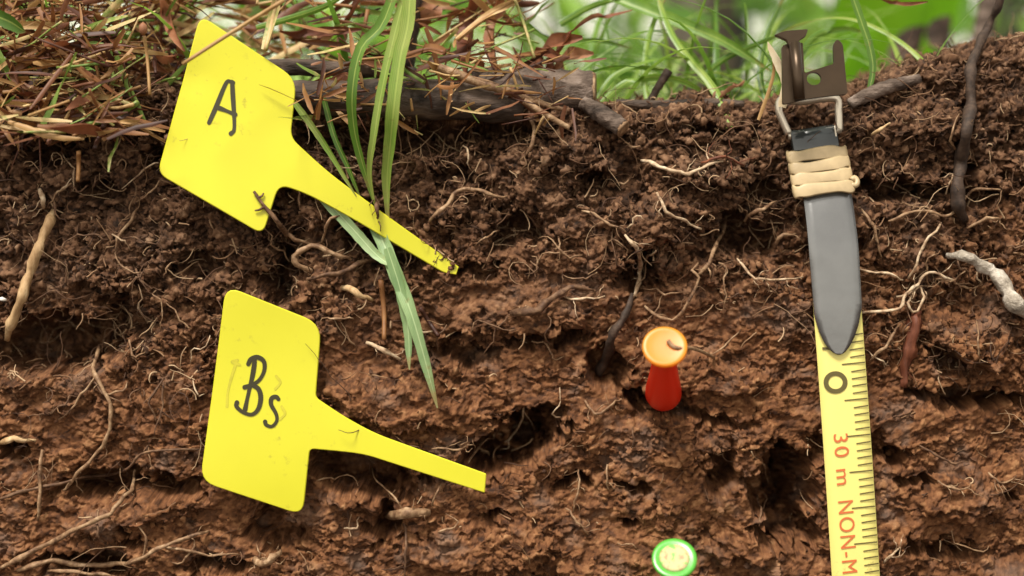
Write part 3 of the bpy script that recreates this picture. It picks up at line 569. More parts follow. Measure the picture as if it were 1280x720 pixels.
class LabelPlane(Plane):
    flat = False
    def bend(s, x, y): return .0010*np.sin((x-250)/75+(y-200)/160)+.0006*np.sin((y+.4*x)/52)-.0007*np.exp(-((x-238)**2+(y-96)**2)/500)-.0004*np.exp(-((x-352)**2+(y-150)**2)/900)
    def __call__(s, q, off=0.0):
        q = np.atleast_2d(np.asarray(q, float)); P_ = Plane.__call__(s, q, off); return P_ if s.flat else P_+s.n*s.bend(q[:, 0], q[:, 1])[:, None]
def label_tag(pl, outline, rads, base, lbl, inks, smudges=()):
    e = empty('plant_label', pl([base])[0], lbl, 'plant label', 'yellow plastic plant labels')
    pl.flat = True; mb = MB(); sheet(mb, pl, rounded(outline, rads), .0009, .00022); o = mb.build('label_plate', M['yellow'], e, False); tri_fix(o); pl.flat = False
    b = bmesh.new(); b.from_mesh(o.data)
    for _ in range(5): bmesh.ops.subdivide_edges(b, edges=[q for q in b.edges if q.calc_length() > .004], cuts=1, use_grid_fill=False); bmesh.ops.triangulate(b, faces=[f for f in b.faces if len(f.verts) > 3])
    base_ = np.array(e.location)
    for v in b.verts:
        x_, y_, _z = project(np.array(v.co)+base_); v.co += Vector(pl.n*pl.bend(x_, y_))
    for f in b.faces: f.smooth = True
    for q in b.edges:
        if len(q.link_faces) == 2 and q.calc_face_angle(0) > .5: q.smooth = False
    b.to_mesh(o.data); b.free()
    for nm, w0, strokes in inks:
        mb = MB()
        for i, st in enumerate(strokes): stroke(mb, pl, st, w0, .00013+.00002*i)
        mb.build(nm, M['ink'], e, False)
    if smudges:
        mb = MB()
        for i, st in enumerate(smudges): stroke(mb, pl, st, 3.2, .00009+.000004*i)
        mb.build('rubbed_out_writing', M['smudge'], e, False)
    return e
dA = dpct(200, 130, 360, 290, 4); dT = depth(562, 332, 1)
plA = LabelPlane((575, 345, dT-.0005), (330, 290, dA-.006), (250, 20, dA-.006))
q = spline([(318, 240), (325, 251), (334, 262), (344, 274)], 14); A_ = plA(q, .0006); q2 = spline([(344, 274), (352, 284), (360, 296)], 10); B_ = at(q2[:, 0], q2[:, 1], np.array([depth(a, b_, 1) for a, b_ in q2])); wv = np.linspace(0, 1, 10)[:, None]**2; B_ = plA(q2, .0006)*(1-wv)+B_*wv
V_, F_ = tube(np.vstack([A_, B_[1:]]), np.linspace(.00035, .0008, 23), 7, squash=.2); e = Vector(V_[0]); o = link_mesh('root', V_-np.array(e), F_, M['brown']); o.location = e
tag(o, 'dark forked rootlet overlapping the bottom corner of the upper label', 'root', 'roots exposed in the soil face')
for qq in ([(331, 259), (325, 263), (319, 264)], [(323, 248), (328, 246), (330, 242)]):
    V_, F_ = tube(plA(spline(qq, 8), .0006), np.linspace(.0004, .0002, 8), 6); c = link_mesh('rootlet', V_-np.array(e), F_, M['brown']); c.parent = o
label_tag(plA, [(250, 18), (371, 99), (363, 172), (410, 216), (476, 264), (574, 333), (571, 343), (556, 341), (440, 273), (384, 243), (349, 231), (329, 294), (196, 216)],
          [16, 20, 12, 60, 60, 0, 0, 30, 60, 40, 14, 14, 14], (575, 345), 'yellow plant label marked A, its tilted stake stuck in the upper dark soil',
          [('letter', 5.2, [[(261, 153), (269, 135), (282, 104), (288, 101.5), (291, 103)], [(290, 102), (291, 121), (292.5, 145), (292.5, 162), (288.5, 167)], [(269.5, 133), (280, 137), (294, 143)]])])
dB = dpct(256, 400, 398, 640, 4); dT = depth(600, 600, 1)
plB = LabelPlane((607, 603, dT-.0048), (378, 642, dB-.005), (285, 360, dB-.005))
label_tag(plB, [(283, 357), (401, 405), (394, 497), (428, 520), (468, 542), (608, 592), (606, 616), (455, 568), (420, 564), (387, 561), (378, 645), (251, 601)],
          [20, 22, 6, 40, 50, 2, 2, 60, 40, 6, 18, 20], (607, 603), 'yellow plant label marked Bs, its stake stuck below a dark hollow',
          [('letter_capital', 5.4, [[(318.5, 451), (316, 468), (310, 495), (306.5, 512)], [(310.5, 455), (314, 449), (322, 446.5), (330, 452), (330, 464), (324, 475), (315, 481), (306, 484)], [(315, 481), (323, 486), (326, 497), (323, 511), (315, 518), (304, 515), (296, 508), (296.5, 503)]]),
           ('letter_small', 5.0, [[(348, 499), (345, 496), (339.5, 498), (339, 506), (345, 517), (346, 526), (340, 533), (333, 531), (331.5, 527)]])],
          smudges=[[(296, 452), (290, 470), (285, 490), (284, 508)], [(300, 456), (290, 452), (297, 450)], [(345, 470), (350, 478), (344, 486)], [(352, 508), (356, 517), (350, 524)]])
# ------------------------------------------------------------------ measuring tape hung from the lip
dt = dpct(1000, 180, 1075, 300, 6)-.0098; db = dpct(1030, 560, 1110, 735, 6)-.003
class BentPlane(Plane):
    def __call__(s, q, off=0.0):
        q = np.atleast_2d(np.asarray(q, float)); y = q[:, 1]; b = -.000052*np.clip((330-y)/10, 0, 15)**2+.0009*np.sin(np.clip((y-330)/400, 0, 2)*3.1)
        return Plane.__call__(s, q, off)+s.n*b[:, None]
def strip(mb, pl, ys, left, right, z0, thick, nx=5):
    ys = np.asarray(ys, float); lx = np.interp(ys, *zip(*left)); rx_ = np.interp(ys, *zip(*right)); V = []
    for z_ in (z0, z0-thick):
        for i, y in enumerate(ys):
            k = np.linspace(0, 1, nx); q = np.stack([lx[i]+(rx_[i]-lx[i])*k, np.full(nx, y)], 1)
            V.append(pl(q, 0)+pl.n*(z_+(.00025*(1-(2*k-1)**2)*((rx_[i]-lx[i])/66)**2)[:, None]))
    V = np.concatenate(V); n = len(ys); Fc = []; I = lambda L, i, j: L*n*nx+i*nx+j
    for i in range(n-1):
        for j in range(nx-1): Fc += [(I(0, i, j), I(0, i+1, j), I(0, i+1, j+1), I(0, i, j+1)), (I(1, i, j), I(1, i, j+1), I(1, i+1, j+1), I(1, i+1, j))]
        for j in (0, nx-1): Fc.append((I(0, i, j), I(1, i, j), I(1, i+1, j), I(0, i+1, j)))
    for i in (0, n-1): Fc += [(I(0, i, j), I(0, i, j+1), I(1, i, j+1), I(1, i, j)) for j in range(nx-1)]
    mb.add(V, Fc)
plT = BentPlane((1040, 240, dt), (1000, 240, dt), (1070, 700, db))
TE = empty('measuring_tape', plT([(1070, 700)])[0], 'yellow measuring tape with grey tongue and metal end hook hanging down the soil face', 'measuring tape')
mb = MB(); strip(mb, plT, np.linspace(330, 1000, 60), [(300, 1012), (405, 1019), (720, 1041), (1000, 1058)], [(300, 1072), (405, 1079), (720, 1101), (1000, 1120)], -.0012, .0003, 5); o = mb.build('tape_band', M['tape'], TE); tri_fix(o)
mb = MB(); strip(mb, plT, np.concatenate([np.linspace(190, 400, 30), np.linspace(404, 443.3, 22)]), [(190, 1004), (216, 1006), (320, 1012), (396, 1018), (416, 1024), (430, 1031), (437, 1036.5), (441, 1041.5), (443.5, 1047)], [(190, 1065), (214, 1067), (320, 1074), (384, 1077), (405, 1073), (420, 1068), (431, 1062.5), (438, 1057.5), (441.5, 1053.5), (443.5, 1049)], 0, .0007, 7); o = mb.build('tongue', M['grey'], TE); tri_fix(o)
mb = MB()
for k in range(-5, 36):
    y = 455+9*k; c = 1079+(y-405)*22/315; Ln = 30 if k % 5 == 0 else 19
    if y < 412: continue
    a = np.array([[c-1, y-3], [c-1, y-1.2], [c-Ln, y+1.4-.4*0], [c-Ln, y-.2]]); mb.add(plT(a, -.00085), [(0, 1, 2, 3)])
mb.add(plT([(1028, 434), (1028, 437), (1038, 437.5), (1038, 434.5)], -.00085), [(0, 1, 2, 3)])
o = mb.build('tick_marks', M['tick'], TE, False)
mb = MB(); n = 40; A = np.linspace(0, 2*math.pi, n, endpoint=False)
rg = np.concatenate([np.stack([1044.5+15*np.cos(A), 478+14*np.sin(A)], 1), np.stack([1044.5+9*np.cos(A), 478+8.3*np.sin(A)], 1)])
mb.add(plT(rg, -.00085), [(i, (i+1) % n, n+(i+1) % n, n+i) for i in range(n)]); mb.build('numeral_zero', M['tick'], TE, False)
def tape_text(name, txt, y0, y1, xoff, cap):
    cu = bpy.data.curves.new(name, 'FONT'); cu.body = txt; cu.size = 1; cu.space_character = 1.12; ob = bpy.data.objects.new(name+'_tmp', cu); me = bpy.data.meshes.new_from_object(ob); bpy.data.objects.remove(ob)
    co = np.array([v.co[:2] for v in me.vertices]); mn, mx = co.min(0), co.max(0); co = (co-mn)/(mx-mn)
    ax = np.array([22/315, 1.0]); y = y0+(y1-y0)*co[:, 0]; x = 1019+(y-405)*22/315+xoff+cap*co[:, 1]
    W = plT(np.stack([x, y-2*co[:, 1]], 1), -.00085)-np.array(TE.location)
    me.vertices.foreach_set('co', W.astype(np.float32).ravel()); me.name = name; me.materials.clear(); link_data(name, me, M['red'], TE, False)
tape_text('length_lettering', '30 m', 543, 607, 13, 18); tape_text('material_lettering', 'NON-M', 627, 718, 13, 19)
# black folded sleeve over the ring
yl = plT([(1028, 170)], .0005)[0]; rt = plT([(1058, 154)])[0]-plT([(1001, 162)])[0]; rt /= np.linalg.norm(rt)
dn = plT([(1030, 190)])[0]-plT([(1026, 160)])[0]; dn /= np.linalg.norm(dn); pn = plT.n
mb = MB(); c0 = plT([(1029, 171)])[0]; ns = 20; Vv_ = []; hw, hh, hd = .0063, .0037, .0017
for sx_ in (-1, -.96, .96, 1):
    k_ = 1 if abs(sx_) < .99 else .9
    for a in np.linspace(0, 2*math.pi, ns, endpoint=False): Vv_.append(c0+rt*hw*sx_+dn*hh*k_*math.copysign(abs(math.cos(a))**.6, math.cos(a))+pn*hd*k_*math.copysign(abs(math.sin(a))**.8, math.sin(a)))
mb.add(np.array(Vv_), [(L*ns+i, L*ns+(i+1) % ns, (L+1)*ns+(i+1) % ns, (L+1)*ns+i) for L in range(3) for i in range(ns)]+[tuple(range(ns))[::-1], tuple(range(3*ns, 4*ns))]); o = mb.build('sleeve', M['black'], TE); tri_fix(o)
mb = MB(); q = spline([(1054, 153), (1056, 168), (1057, 184)], 8); mb.add(*tube(plT(q, .0014), .0003, 6)); mb.build('sleeve_edge', M['wire'], TE)
mb = MB(); q = spline([(997, 163), (990, 148), (984, 132), (988, 118), (1012, 121), (1040, 117), (1059, 118), (1061, 134), (1062, 154), (1062, 158)], 40); mb.add(*tube(plT(q, -.0004), .0011, 8)); q = np.array([(996, 166), (1030, 163), (1064, 158)]); mb.add(*tube(plT(q, -.0002), .0010, 8)); mb.build('wire_ring', M['wire'], TE)
# hook plate with round hole
plH = Plane((1020, 100, dt+.0005), (980, 100, dt-.0006), (1020, 50, dt+.003))
cu = bpy.data.curves.new('hook', 'CURVE'); cu.dimensions = '2D'; cu.fill_mode = 'BOTH'
def addpoly(pts):
    sp = cu.splines.new('POLY'); sp.points.add(len(pts)-1); sp.use_cyclic_u = True
    for i, p in enumerate(pts): sp.points[i].co = (p[0]/100, p[1]/100, 0, 1)
addpoly(rounded([(977, 58), (984, 55), (1003, 54), (1005, 92), (1042, 80), (1041, 56), (1046, 49), (1053, 56), (1059, 118), (1030, 121), (1008, 124), (978, 131)], [3, 3, 2, 3, 3, 4, 4, 4, 3, 5, 5, 3], 4))
addpoly([(1017+9*math.cos(a), 99+8*math.sin(a)) for a in np.linspace(0, 2*math.pi, 28, endpoint=False)])
cu.extrude = .02; ob = bpy.data.objects.new('tmp', cu); me = bpy.data.meshes.new_from_object(ob); bpy.data.objects.remove(ob)
co = np.array([v.co for v in me.vertices]); W = plH(co[:, :2]*100)+np.outer(co[:, 2]/.02*.0004, plH.n)-np.array(TE.location)
me.vertices.foreach_set('co', W.astype(np.float32).ravel()); me.materials.clear(); hk = link_data('end_hook', me, M['clip'], TE, False)
mb = MB(); sheet(mb, plH, rounded([(966, 46), (980, 41), (1008, 39), (1005, 48), (997, 53), (996, 60), (984, 60), (982, 53)], 2, 3), .0012, .0001, .0016); o = mb.build('hook_flange', M['clip'], TE, False); tri_fix(o)
mb = MB(); mb.add(*tube(plH(np.array([(991, 57), (994, 90), (997, 126)]), .0016), [.0016, .0015, .0015], 10)); mb.build('hook_spine', M['clip'], TE)
# rubber band wound round the tongue: one thing, its windings are parts
RB = empty('rubber_band', plT([(1035, 215)])[0], 'cream rubber band wound several times round the top of the grey tape tongue', 'rubber band')
for i, (y, sl_) in enumerate([(190, -9), (205, -11), (220, -10), (235, -8)]):
    q = []; c = 1033+(y-212)*.06; a = np.linspace(0, 2*math.pi, 41)[:-1]
    ctr = plT([(c, y)], -.0004)[0]; ex_ = plT([(c+38, y+sl_*.5)], -.0004)[0]-ctr
    hd = .0021+.0003*(i % 2)
    pts = np.array([ctr+ex_*math.copysign(abs(math.cos(t_))**.55, math.cos(t_))+pn*hd*math.copysign(abs(math.sin(t_))**.6, math.sin(t_)) for t_ in np.append(a, a[:2])])
    V_ = []; Fs_ = []; m_ = 8; nn = len(a)
    for k in range(nn):
        rad_ = pts[k]-ctr; rad_ = rad_/np.linalg.norm(rad_)
        for j in range(m_):
            b_ = 2*math.pi*j/m_; V_.append(pts[k]+rad_*.00035*math.cos(b_)+dn*(.0018+.00025*math.sin(k*.9+i))*math.sin(b_)+dn*.0002*math.sin(k*.5+2*i))
    Fs_ = [(k*m_+j, k*m_+(j+1) % m_, ((k+1) % nn)*m_+(j+1) % m_, ((k+1) % nn)*m_+j) for k in range(nn) for j in range(m_)]
    link_mesh('winding', np.array(V_), Fs_, M['rubber'], RB)
q = spline([(1070, 224), (1074, 221), (1077, 226), (1074, 231), (1069, 230)], 14); mb = MB(); mb.add(*tube(plT(q, .0008), .0008, 7)); mb.build('loose_loop', M['rubber'], RB)
# ------------------------------------------------------------------ pushpins
def lathe(prof, o, ax, n=36):
    ax = ax/np.linalg.norm(ax); a = np.cross(ax, [1., 0, 0]); a /= np.linalg.norm(a); b = np.cross(ax, a); V = []
    for r_, z_ in prof:
        for k in range(n): t_ = 2*math.pi*k/n; V.append(o+ax*z_+r_*(math.cos(t_)*a+math.sin(t_)*b))
    m_ = len(prof); F_ = [(i*n+k, i*n+(k+1) % n, (i+1)*n+(k+1) % n, (i+1)*n+k) for i in range(m_-1) for k in range(n)]
    return np.array(V), F_+[tuple(range(n))[::-1], tuple(range((m_-1)*n, m_*n))]
def pushpin(head_px, base_px, gap, label, mh, mbody, insert=None):
    db_ = depth(base_px[0], base_px[1], 2)+.002; hb = at(base_px[0], base_px[1], db_); hh_ = at(head_px[0], head_px[1], db_-gap)
    ax = hh_-hb; L = np.linalg.norm(ax); e = empty('pushpin', hb, label, 'pushpin', 'coloured pushpins in the soil face')
    kk = .0058
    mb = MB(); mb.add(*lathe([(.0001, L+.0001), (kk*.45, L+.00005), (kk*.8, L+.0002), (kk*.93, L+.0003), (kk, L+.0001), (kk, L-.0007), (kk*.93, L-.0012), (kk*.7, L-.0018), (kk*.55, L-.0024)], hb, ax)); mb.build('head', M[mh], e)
    if insert:
        mb = MB(); mb.add(*lathe([(.0001, L+.00035), (kk*.5, L+.0004), (kk*.66, L+.00045), (kk*.69, L+.0001)], hb, ax)); mb.build('worn_top', M[insert], e)
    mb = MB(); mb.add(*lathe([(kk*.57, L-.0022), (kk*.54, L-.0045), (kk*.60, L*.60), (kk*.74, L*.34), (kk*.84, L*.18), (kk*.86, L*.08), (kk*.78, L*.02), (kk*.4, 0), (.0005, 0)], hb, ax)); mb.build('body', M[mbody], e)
    mb = MB(); mb.add(*lathe([(.0006, 0), (.0006, -.009), (.0001, -.011)], hb, ax, 10)); mb.build('needle', M['steel'], e)
    return e
pushpin((831, 433), (829, 497), .025, 'red pushpin, the light on its head painted in as orange, stuck in the soil', 'pino', 'pinr')
pushpin((843, 698), (842, 762), .022, 'green pushpin with worn cream head at the bottom edge', 'ping', 'ping', 'pinc')
hd = depth(829, 497, 2)-.023; q = spline([(835, 426, hd-.0001), (841, 433, hd-.0007), (851, 436, hd-.0006), (862, 435, hd+.002), (876, 439, hd+.011), (893, 447, depth(893, 447, 1)+.001)], 24)
V_, F_ = tube(at(q[:, 0], q[:, 1], q[:, 2]), np.linspace(.0006, .00045, 24), 7); e = Vector(V_[0]); o = link_mesh('root', V_-np.array(e), F_, M['tan']); o.location = e
tag(o, 'small root tip curling over the orange pin head', 'root', 'roots exposed in the soil face')
# ------------------------------------------------------------------ fallen branches along the lip
def branch(pts, rads, deps, mat, label, name='branch', cat='branch', group='fallen branches along the lip', end_mat=None, sides=22, rough=.15):
    q = spline(np.column_stack([pts, rads, deps]), 34); P_ = at(q[:, 0], q[:, 1], q[:, 3]); R_ = q[:, 2]/4500
    V_, F_ = tube(P_, R_, sides)
    k = np.arange(len(V_)); nz = perlin(k % sides*.45+q[0, 0], k//sides*.3, 3)+.5*perlin(k % sides*1.3, k//sides*.9, 8)-.7*(k//sides > 31)*np.abs(perlin(k % sides*.8, k*0+.5, 9))
    c = np.repeat(P_, sides, 0); V_ = c+(V_-c)*(1+rough*nz)[:, None]*1.0
    e = Vector(P_[0]); o = link_mesh(name, V_-np.array(e), F_, M[mat]); o.location = e; tag(o, label, cat, group)
    if end_mat:
        d = P_[-1]-P_[-2]; d /= np.linalg.norm(d); mb = MB(); mb.add(*lathe([(R_[-1]*.97, -.0002), (R_[-1]*.9, .0007), (R_[-1]*.4, .0005), (.0001, .0007)], P_[-1], d, 16)); x = mb.build('broken_end', M[end_mat]); x.data.transform(Matrix.Translation(-e)); x.parent = o
    return o
dl = dpct(400, 120, 620, 160, 30)
branch([(330, 118), (400, 122), (500, 124), (580, 126), (655, 136)], [17, 21, 25, 24, 20], [dl-.001]*5, 'barkd', 'dark brown fallen branch lying level right of the upper label')
branch([(590, 108), (640, 112), (700, 114), (742, 113)], [22, 26, 27, 24], [dl+.006, dl+.005, dl+.004, dl+.003], 'bark', 'grey barked branch with a broken end behind the dark branch', end_mat='tan')
branch([(265, 92), (340, 84), (420, 86), (520, 92)], [6, 10, 10, 8], [dl+.004]*4, 'barkd', 'thin dark branch lying above the thick dark branch')
branch([(548, 84), (590, 100), (640, 116), (680, 130), (708, 138)], [5, 6, 5, 4, 2.5], [dl-.007]*5, 'tan', 'peeled bark strip lying slantwise across the two branches', 'bark_strip', 'bark strip', sides=9, rough=.25)
branch([(655, 126), (680, 142), (712, 160)], [4, 4, 3], [dl-.008]*3, 'tan', 'thin bare twig below the slanting bark strip', 'twig', 'twig', sides=8)
branch([(728, 128), (748, 140), (778, 160)], [8, 11, 11], [dl-.003, dl-.005, dl-.008], 'bark', 'short broken grey stub pointing down beside the grey branch', 'branch_stub', end_mat='tan')
branch([(770, 128), (820, 131), (890, 129), (930, 130)], [4, 6, 6, 4], [dl+.004]*4, 'barkd', 'thin dark stick lying on the lip left of the hook', 'stick', 'stick')
branch([(806, 138), (822, 110), (836, 88)], [4, 5, 6], [dl+.01]*3, 'dark', 'short black twig standing among the grass', 'twig', 'twig', sides=8)
branch([(500, 96), (506, 50), (512, 10), (515, -40)], [17, 16, 15, 15], [dl+.012]*4, 'dark', 'dark dead stem standing behind the hanging grass', 'sapling', 'sapling')
branch([(1222, 115), (1226, 60), (1234, 10), (1242, -40)], [15, 16, 15, 14], [.52]*4, 'bark', 'grey out of focus stem behind the right hand bank', 'sapling', 'sapling')
branch([(1062, 130), (1100, 112), (1150, 98)], [7, 9, 6], [depth(1100, 118, 2)-.001]*3, 'bark', 'grey stick half buried in the lip right of the hook', 'stick', 'stick')
branch([(-20, 92), (30, 90), (75, 86)], [6, 7, 6], [.398]*3, 'bark', 'grey twig lying level in the straw at the left edge', 'twig', 'twig')
# ------------------------------------------------------------------ straw and leaf litter
def straw_bit(mb, p, d, L, W, flat, r):
    n = 5; pts = []; q = p.copy(); ax = r.normal(size=3)
    for i in range(n): pts.append(q.copy()); q = q+d*L/(n-1); d = d+np.cross(ax, d)*r.uniform(-.15, .15); d /= np.linalg.norm(d)
    if flat: mb.add(*ribbon(pts, np.array([.7, 1, 1, .9, .35])*W, r.normal(size=3), r.uniform(.1, .35), r.normal()*1.0))
    else: mb.add(*tube(pts, np.linspace(1, .7, n)*W*.26, 6))
def single(name, mb, mat, label, cat, group):
    e = Vector(mb.v[0][0]); mb.v = [v-np.array(e) for v in mb.v]; o = mb.build(name, M[mat]); o.location = e; tag(o, label, cat, group); return o
def lit_where(x, y):
    a = 'at the left edge' if x < 30 else 'left of the bent dry stem' if x < 165 else 'beside the upper label' if x < 240 else 'behind the upper label' if x < 365 else 'behind the hanging green blades' if x < 520 else 'by the tall dead leaves'
    return a+(', high in the litter' if y < 45 else ', low in the litter' if y > 105 else ', midway up the litter')
def litter_spot(r, big):
    if r.random() < .78: x = r.uniform(-30, 238); ylim = 168-.0012*(x-70)**2*.3
    else: x = r.uniform(238, 660); ylim = 108
    y = ylim*r.uniform(-.1, 1.0)
    base = .398 if x < 240 else dl+.003
    dep = base-.010*(y/170)*(x < 240)+r.uniform(-.006, .010)+(.012*max(0, 1-y/60))
    if x > 160 and x < 400 and y > 10: dep += .022
    return x, y, dep
r = np.random.default_rng(31); bulk = MB()
for k in range(1250):
    x, y, dep = litter_spot(r, False); p = at(x, y, dep); d = r.normal(size=3)*[1.3, .55, .55]; d /= np.linalg.norm(d)
    straw_bit(bulk, p-d*.004, d, r.uniform(.004, .022), r.uniform(.0004, .0021), r.random() < .8, r)
for k in range(130):
    x = r.uniform(370, 735); y = r.uniform(70, 152); dep = depth(x, max(y, 150), 1)-r.uniform(0, .012) if y > 128 else dl-.006-r.uniform(0, .006); p = at(x, y, dep); d = r.normal(size=3)*[1.2, .4, .8]; d /= np.linalg.norm(d)
    straw_bit(bulk, p, d, r.uniform(.003, .012), r.uniform(.0004, .0016), r.random() < .7, r)
tag(bulk.build('straw_litter', M['straw']), 'matted brown straw and leaf scraps heaped on the upper left lip', 'litter', kind='stuff')
for k in range(110):
    x, y, dep = litter_spot(r, True); p = at(x, y, dep-.006); d = r.normal(size=3)*[1.4, .4, .7]; d /= np.linalg.norm(d); mb = MB()
    LEN = r.uniform(.007, .022); FLT = r.random() < .72; straw_bit(mb, p-d*.006, d, LEN, r.uniform(.0008, .0026), FLT, r)
    single('straw_piece', mb, 'straw', f"{'long' if LEN > .0145 else 'short'} {'flat' if FLT else 'round'} straw piece {lit_where(x, y)}", 'straw', 'straw pieces in the litter')
for k in range(24):
    x, y, dep = litter_spot(r, True); dep -= .003; L = r.uniform(.007, .018); d = r.normal(size=3)*[1, .5, .6]; d /= np.linalg.norm(d); mb = MB()
    pts = spline([at(x, y, dep)-d*L/2, at(x, y, dep)+r.normal(size=3)*.002, at(x, y, dep)+d*L/2], 9)
    mb.add(*ribbon(pts, np.array([.1, .5, .85, 1, 1, .9, .7, .4, .08])*L*r.uniform(.22, .4), r.normal(size=3), r.uniform(.1, .5), r.normal()))
    single('dead_leaf', mb, 'dead', f"{'large' if L > .0125 else 'small'} curled brown dead leaf {lit_where(x, y)}", 'dead leaf', 'dead leaves in the litter')
for pts, w_, dd, lb in [([(92, 138), (76, 158), (60, 181)], 9, .385, 'pale thick straw stalk pointing down at the litter edge'), ([(172, 128), (140, 148), (108, 155)], 12, .386, 'split cream straw at the litter edge left of the label'),
        ([(130, 156), (124, 170), (118, 186)], 8, .385, 'short upright straw stub with a white cut end'), ([(84, 136), (40, 160), (-10, 175)], 7, .386, 'long curved tan straw sweeping to the left edge'),
        ([(180, 45), (184, 75), (187, 118)], 5, .384, 'dry bent stem with a withered bud in the litter'), ([(355, 0), (290, 40), (228, 80)], 6, .375, 'thin tan stalk crossing the top corner of the upper label'),
        ([(348, -10), (340, 30), (332, 62)], 12, .392, 'grey green upright stalk behind the upper label'), ([(98, 190), (98, 208), (97, 226)], 7, .389, 'small upright brown straw below the litter edge'),
        ([(660, -10), (610, 20), (572, 50)], 10, dl+.001, 'pale pink brown stalk slanting over the branches'), ([(642, -5), (655, 30), (668, 72)], 5, dl, 'dark olive stalk leaning behind the branches'),
        ([(476, 350), (480, 390), (480, 425)], 8, depth(480, 390, 3)-.002, 'brown withered blade hanging beside the pale green blades'), ([(525, 385), (538, 405), (548, 420)], 7, depth(535, 400, 3)-.002, 'short straw scrap right of the pale green blades'),
        ([(-5, 20), (60, 14), (118, 18)], 9, .402, 'dark red stalk lying level at the upper left corner'), ([(500, 72), (535, 62), (556, 66)], 13, dl-.004, 'knobbly pale wood scrap on the dark branch'), ([(498, 78), (512, 92), (530, 103)], 11, dl-.009, 'orange brown leaf scrap hanging right of the grass blades')]:
    q = spline(pts, 10); mb = MB()
    P_ = at(q[:, 0], q[:, 1], np.full(10, dd)+.002*np.sin(np.linspace(0, 4, 10)))
    if w_ >= 9: mb.add(*ribbon(P_, np.full(10, w_/4500)*np.array([.6, .85, 1, 1, 1, 1, .95, 1, .9, .8]), RIGHT+UP*.3, .3, .4))
    mb.add(*tube(P_+FWD*.0002, np.linspace(1, .85, 10)*w_/4500*(.42 if w_ < 9 else .3), 8)); single('straw_stalk', mb, 'straw', lb, 'straw', 'large straw stalks')
mb = MB(); q = at(179, 36, .3835); mb.add(IV*[.0013, .0012, .0019]+q, IF); single('withered_bud', mb, 'dead', 'withered bud at the top of the bent dry stem', 'bud', None)
for pts, w_, lb in [([(590, -10), (592, 40), (584, 92)], 34, 'tall reddish brown dead leaf standing left of centre'), ([(625, -12), (618, 40), (622, 88)], 22, 'narrow reddish dead leaf standing behind the branches'), ([(660, 90), (690, 58), (728, 46)], 22, 'crumpled orange brown dead leaf on the grey branch'), ([(680, 92), (700, 66), (716, 38)], 17, 'small orange dead leaf against the grass'), ([(790, 12), (745, 22), (712, 42)], 9, 'dry brown grass leaf arching over the orange leaf'),
        ([(690, 92), (712, 72), (742, 66)], 20, 'torn orange brown leaf scrap at the grey branch end'), ([(668, 78), (684, 66), (706, 72)], 15, 'small pinkish leaf scrap on the grey branch'), ([(350, 38), (400, 42), (452, 36)], 14, 'pinkish tan leaf lying level behind the grass blades'), ([(420, 60), (440, 20), (455, -8)], 16, 'dark reddish stalk leaf slanting behind the grass'), ([(930, 100), (915, 112), (898, 124)], 9, 'small orange leaf scrap in the grass left of the hook'), ([(200, -5), (215, 30), (232, 64)], 16, 'dark red leaf beside the upper label corner'), ([(1098, -3), (1130, 6), (1160, 2)], 6, 'thin brown curl in the background leaves')]:
    q = spline(pts, 10); mb = MB(); dd = dl+.008+.006*np.sin(np.linspace(0, 5, 10)); P_ = at(q[:, 0], q[:, 1], dd if pts[0][0] > 260 else dd-.008)
    mb.add(*ribbon(P_, w_/4500*np.array([.25, .6, .9, 1, .8, 1, .9, .75, .5, .2]), RIGHT+.5*UP+.3*FWD, .45, 1.3)); single('dead_leaf', mb, 'dead', lb, 'dead leaf', 'standing dead leaves')
mb = MB(); q = at(4, 374, depth(4, 374, 2)-.001); mb.add(rockvars(1, 3)[0]*[.0018, .001, .0010]+q, IF); single('pebble', mb, 'stone', 'tiny white pebble at the left edge of the soil', 'pebble', None)
# ------------------------------------------------------------------ grass
def pdep(pl, x, y): return float((pl([(x, y)])[0]-CAM)@FWD)+.0016
def blade(pts, w_, deps, label, mat='blade', side=None, tw=.5, group='single grass blades'):
    q = spline(np.column_stack([pts, np.interp(np.linspace(0, 1, len(pts)), np.linspace(0, 1, len(deps)), deps)]), 22); P_ = at(q[:, 0], q[:, 1], q[:, 2])
    prof = np.interp(np.linspace(0, 1, 22), [0, .1, .5, .85, 1], [.75, 1, 1, .7, .12])*(1+.05*np.sin(np.arange(22)*2.3)); mb = MB(); mb.add(*ribbon(P_, w_*.9/4500*prof, RIGHT+.25*UP if side is None else side, .26, tw)); o = single('grass_blade', mb, mat, label, 'grass blade', group)
    a1 = o.data.attributes.new('across', 'FLOAT', 'POINT'); a1.data.foreach_set('value', np.tile([0., 1., 2.], 22).astype(np.float32))
    a2 = o.data.attributes.new('along', 'FLOAT', 'POINT'); a2.data.foreach_set('value', np.repeat(np.linspace(0, 1, 22), 3).astype(np.float32)); return o
f0 = dpct(430, 100, 520, 260, 2)
blade([(500, -30), (478, 30), (452, 60), (441, 110), (442, 155), (452, 200), (473, 268)], 15, [f0-.008, f0-.010, pdep(plA, 470, 262)], 'leftmost of three green blades hanging in front of the branch', tw=.5)
blade([(512, -30), (494, 40), (478, 110), (468, 170), (463, 215), (472, 270)], 12, [f0-.007, f0-.011, pdep(plA, 470, 262)], 'middle thin blade of three hanging before the branch', tw=.9)
blade([(514, -30), (510, 30), (501, 70), (493, 130), (488, 180), (484, 225), (486, 290)], 19, [f0-.010, f0-.013, pdep(plA, 486, 280)], 'rightmost and widest of three blades hanging before the branch', tw=.6)
f1_ = dpct(400, 260, 560, 510, 3)
blade([(458, 256), (476, 296), (494, 340), (513, 388), (530, 445), (547, 510)], 19, [pdep(plA, 458, 262), pdep(plA, 476, 290), f1_-.003, f1_-.004, f1_-.003], 'long pale green blade hanging below the upper stake', 'bladep', tw=.2)
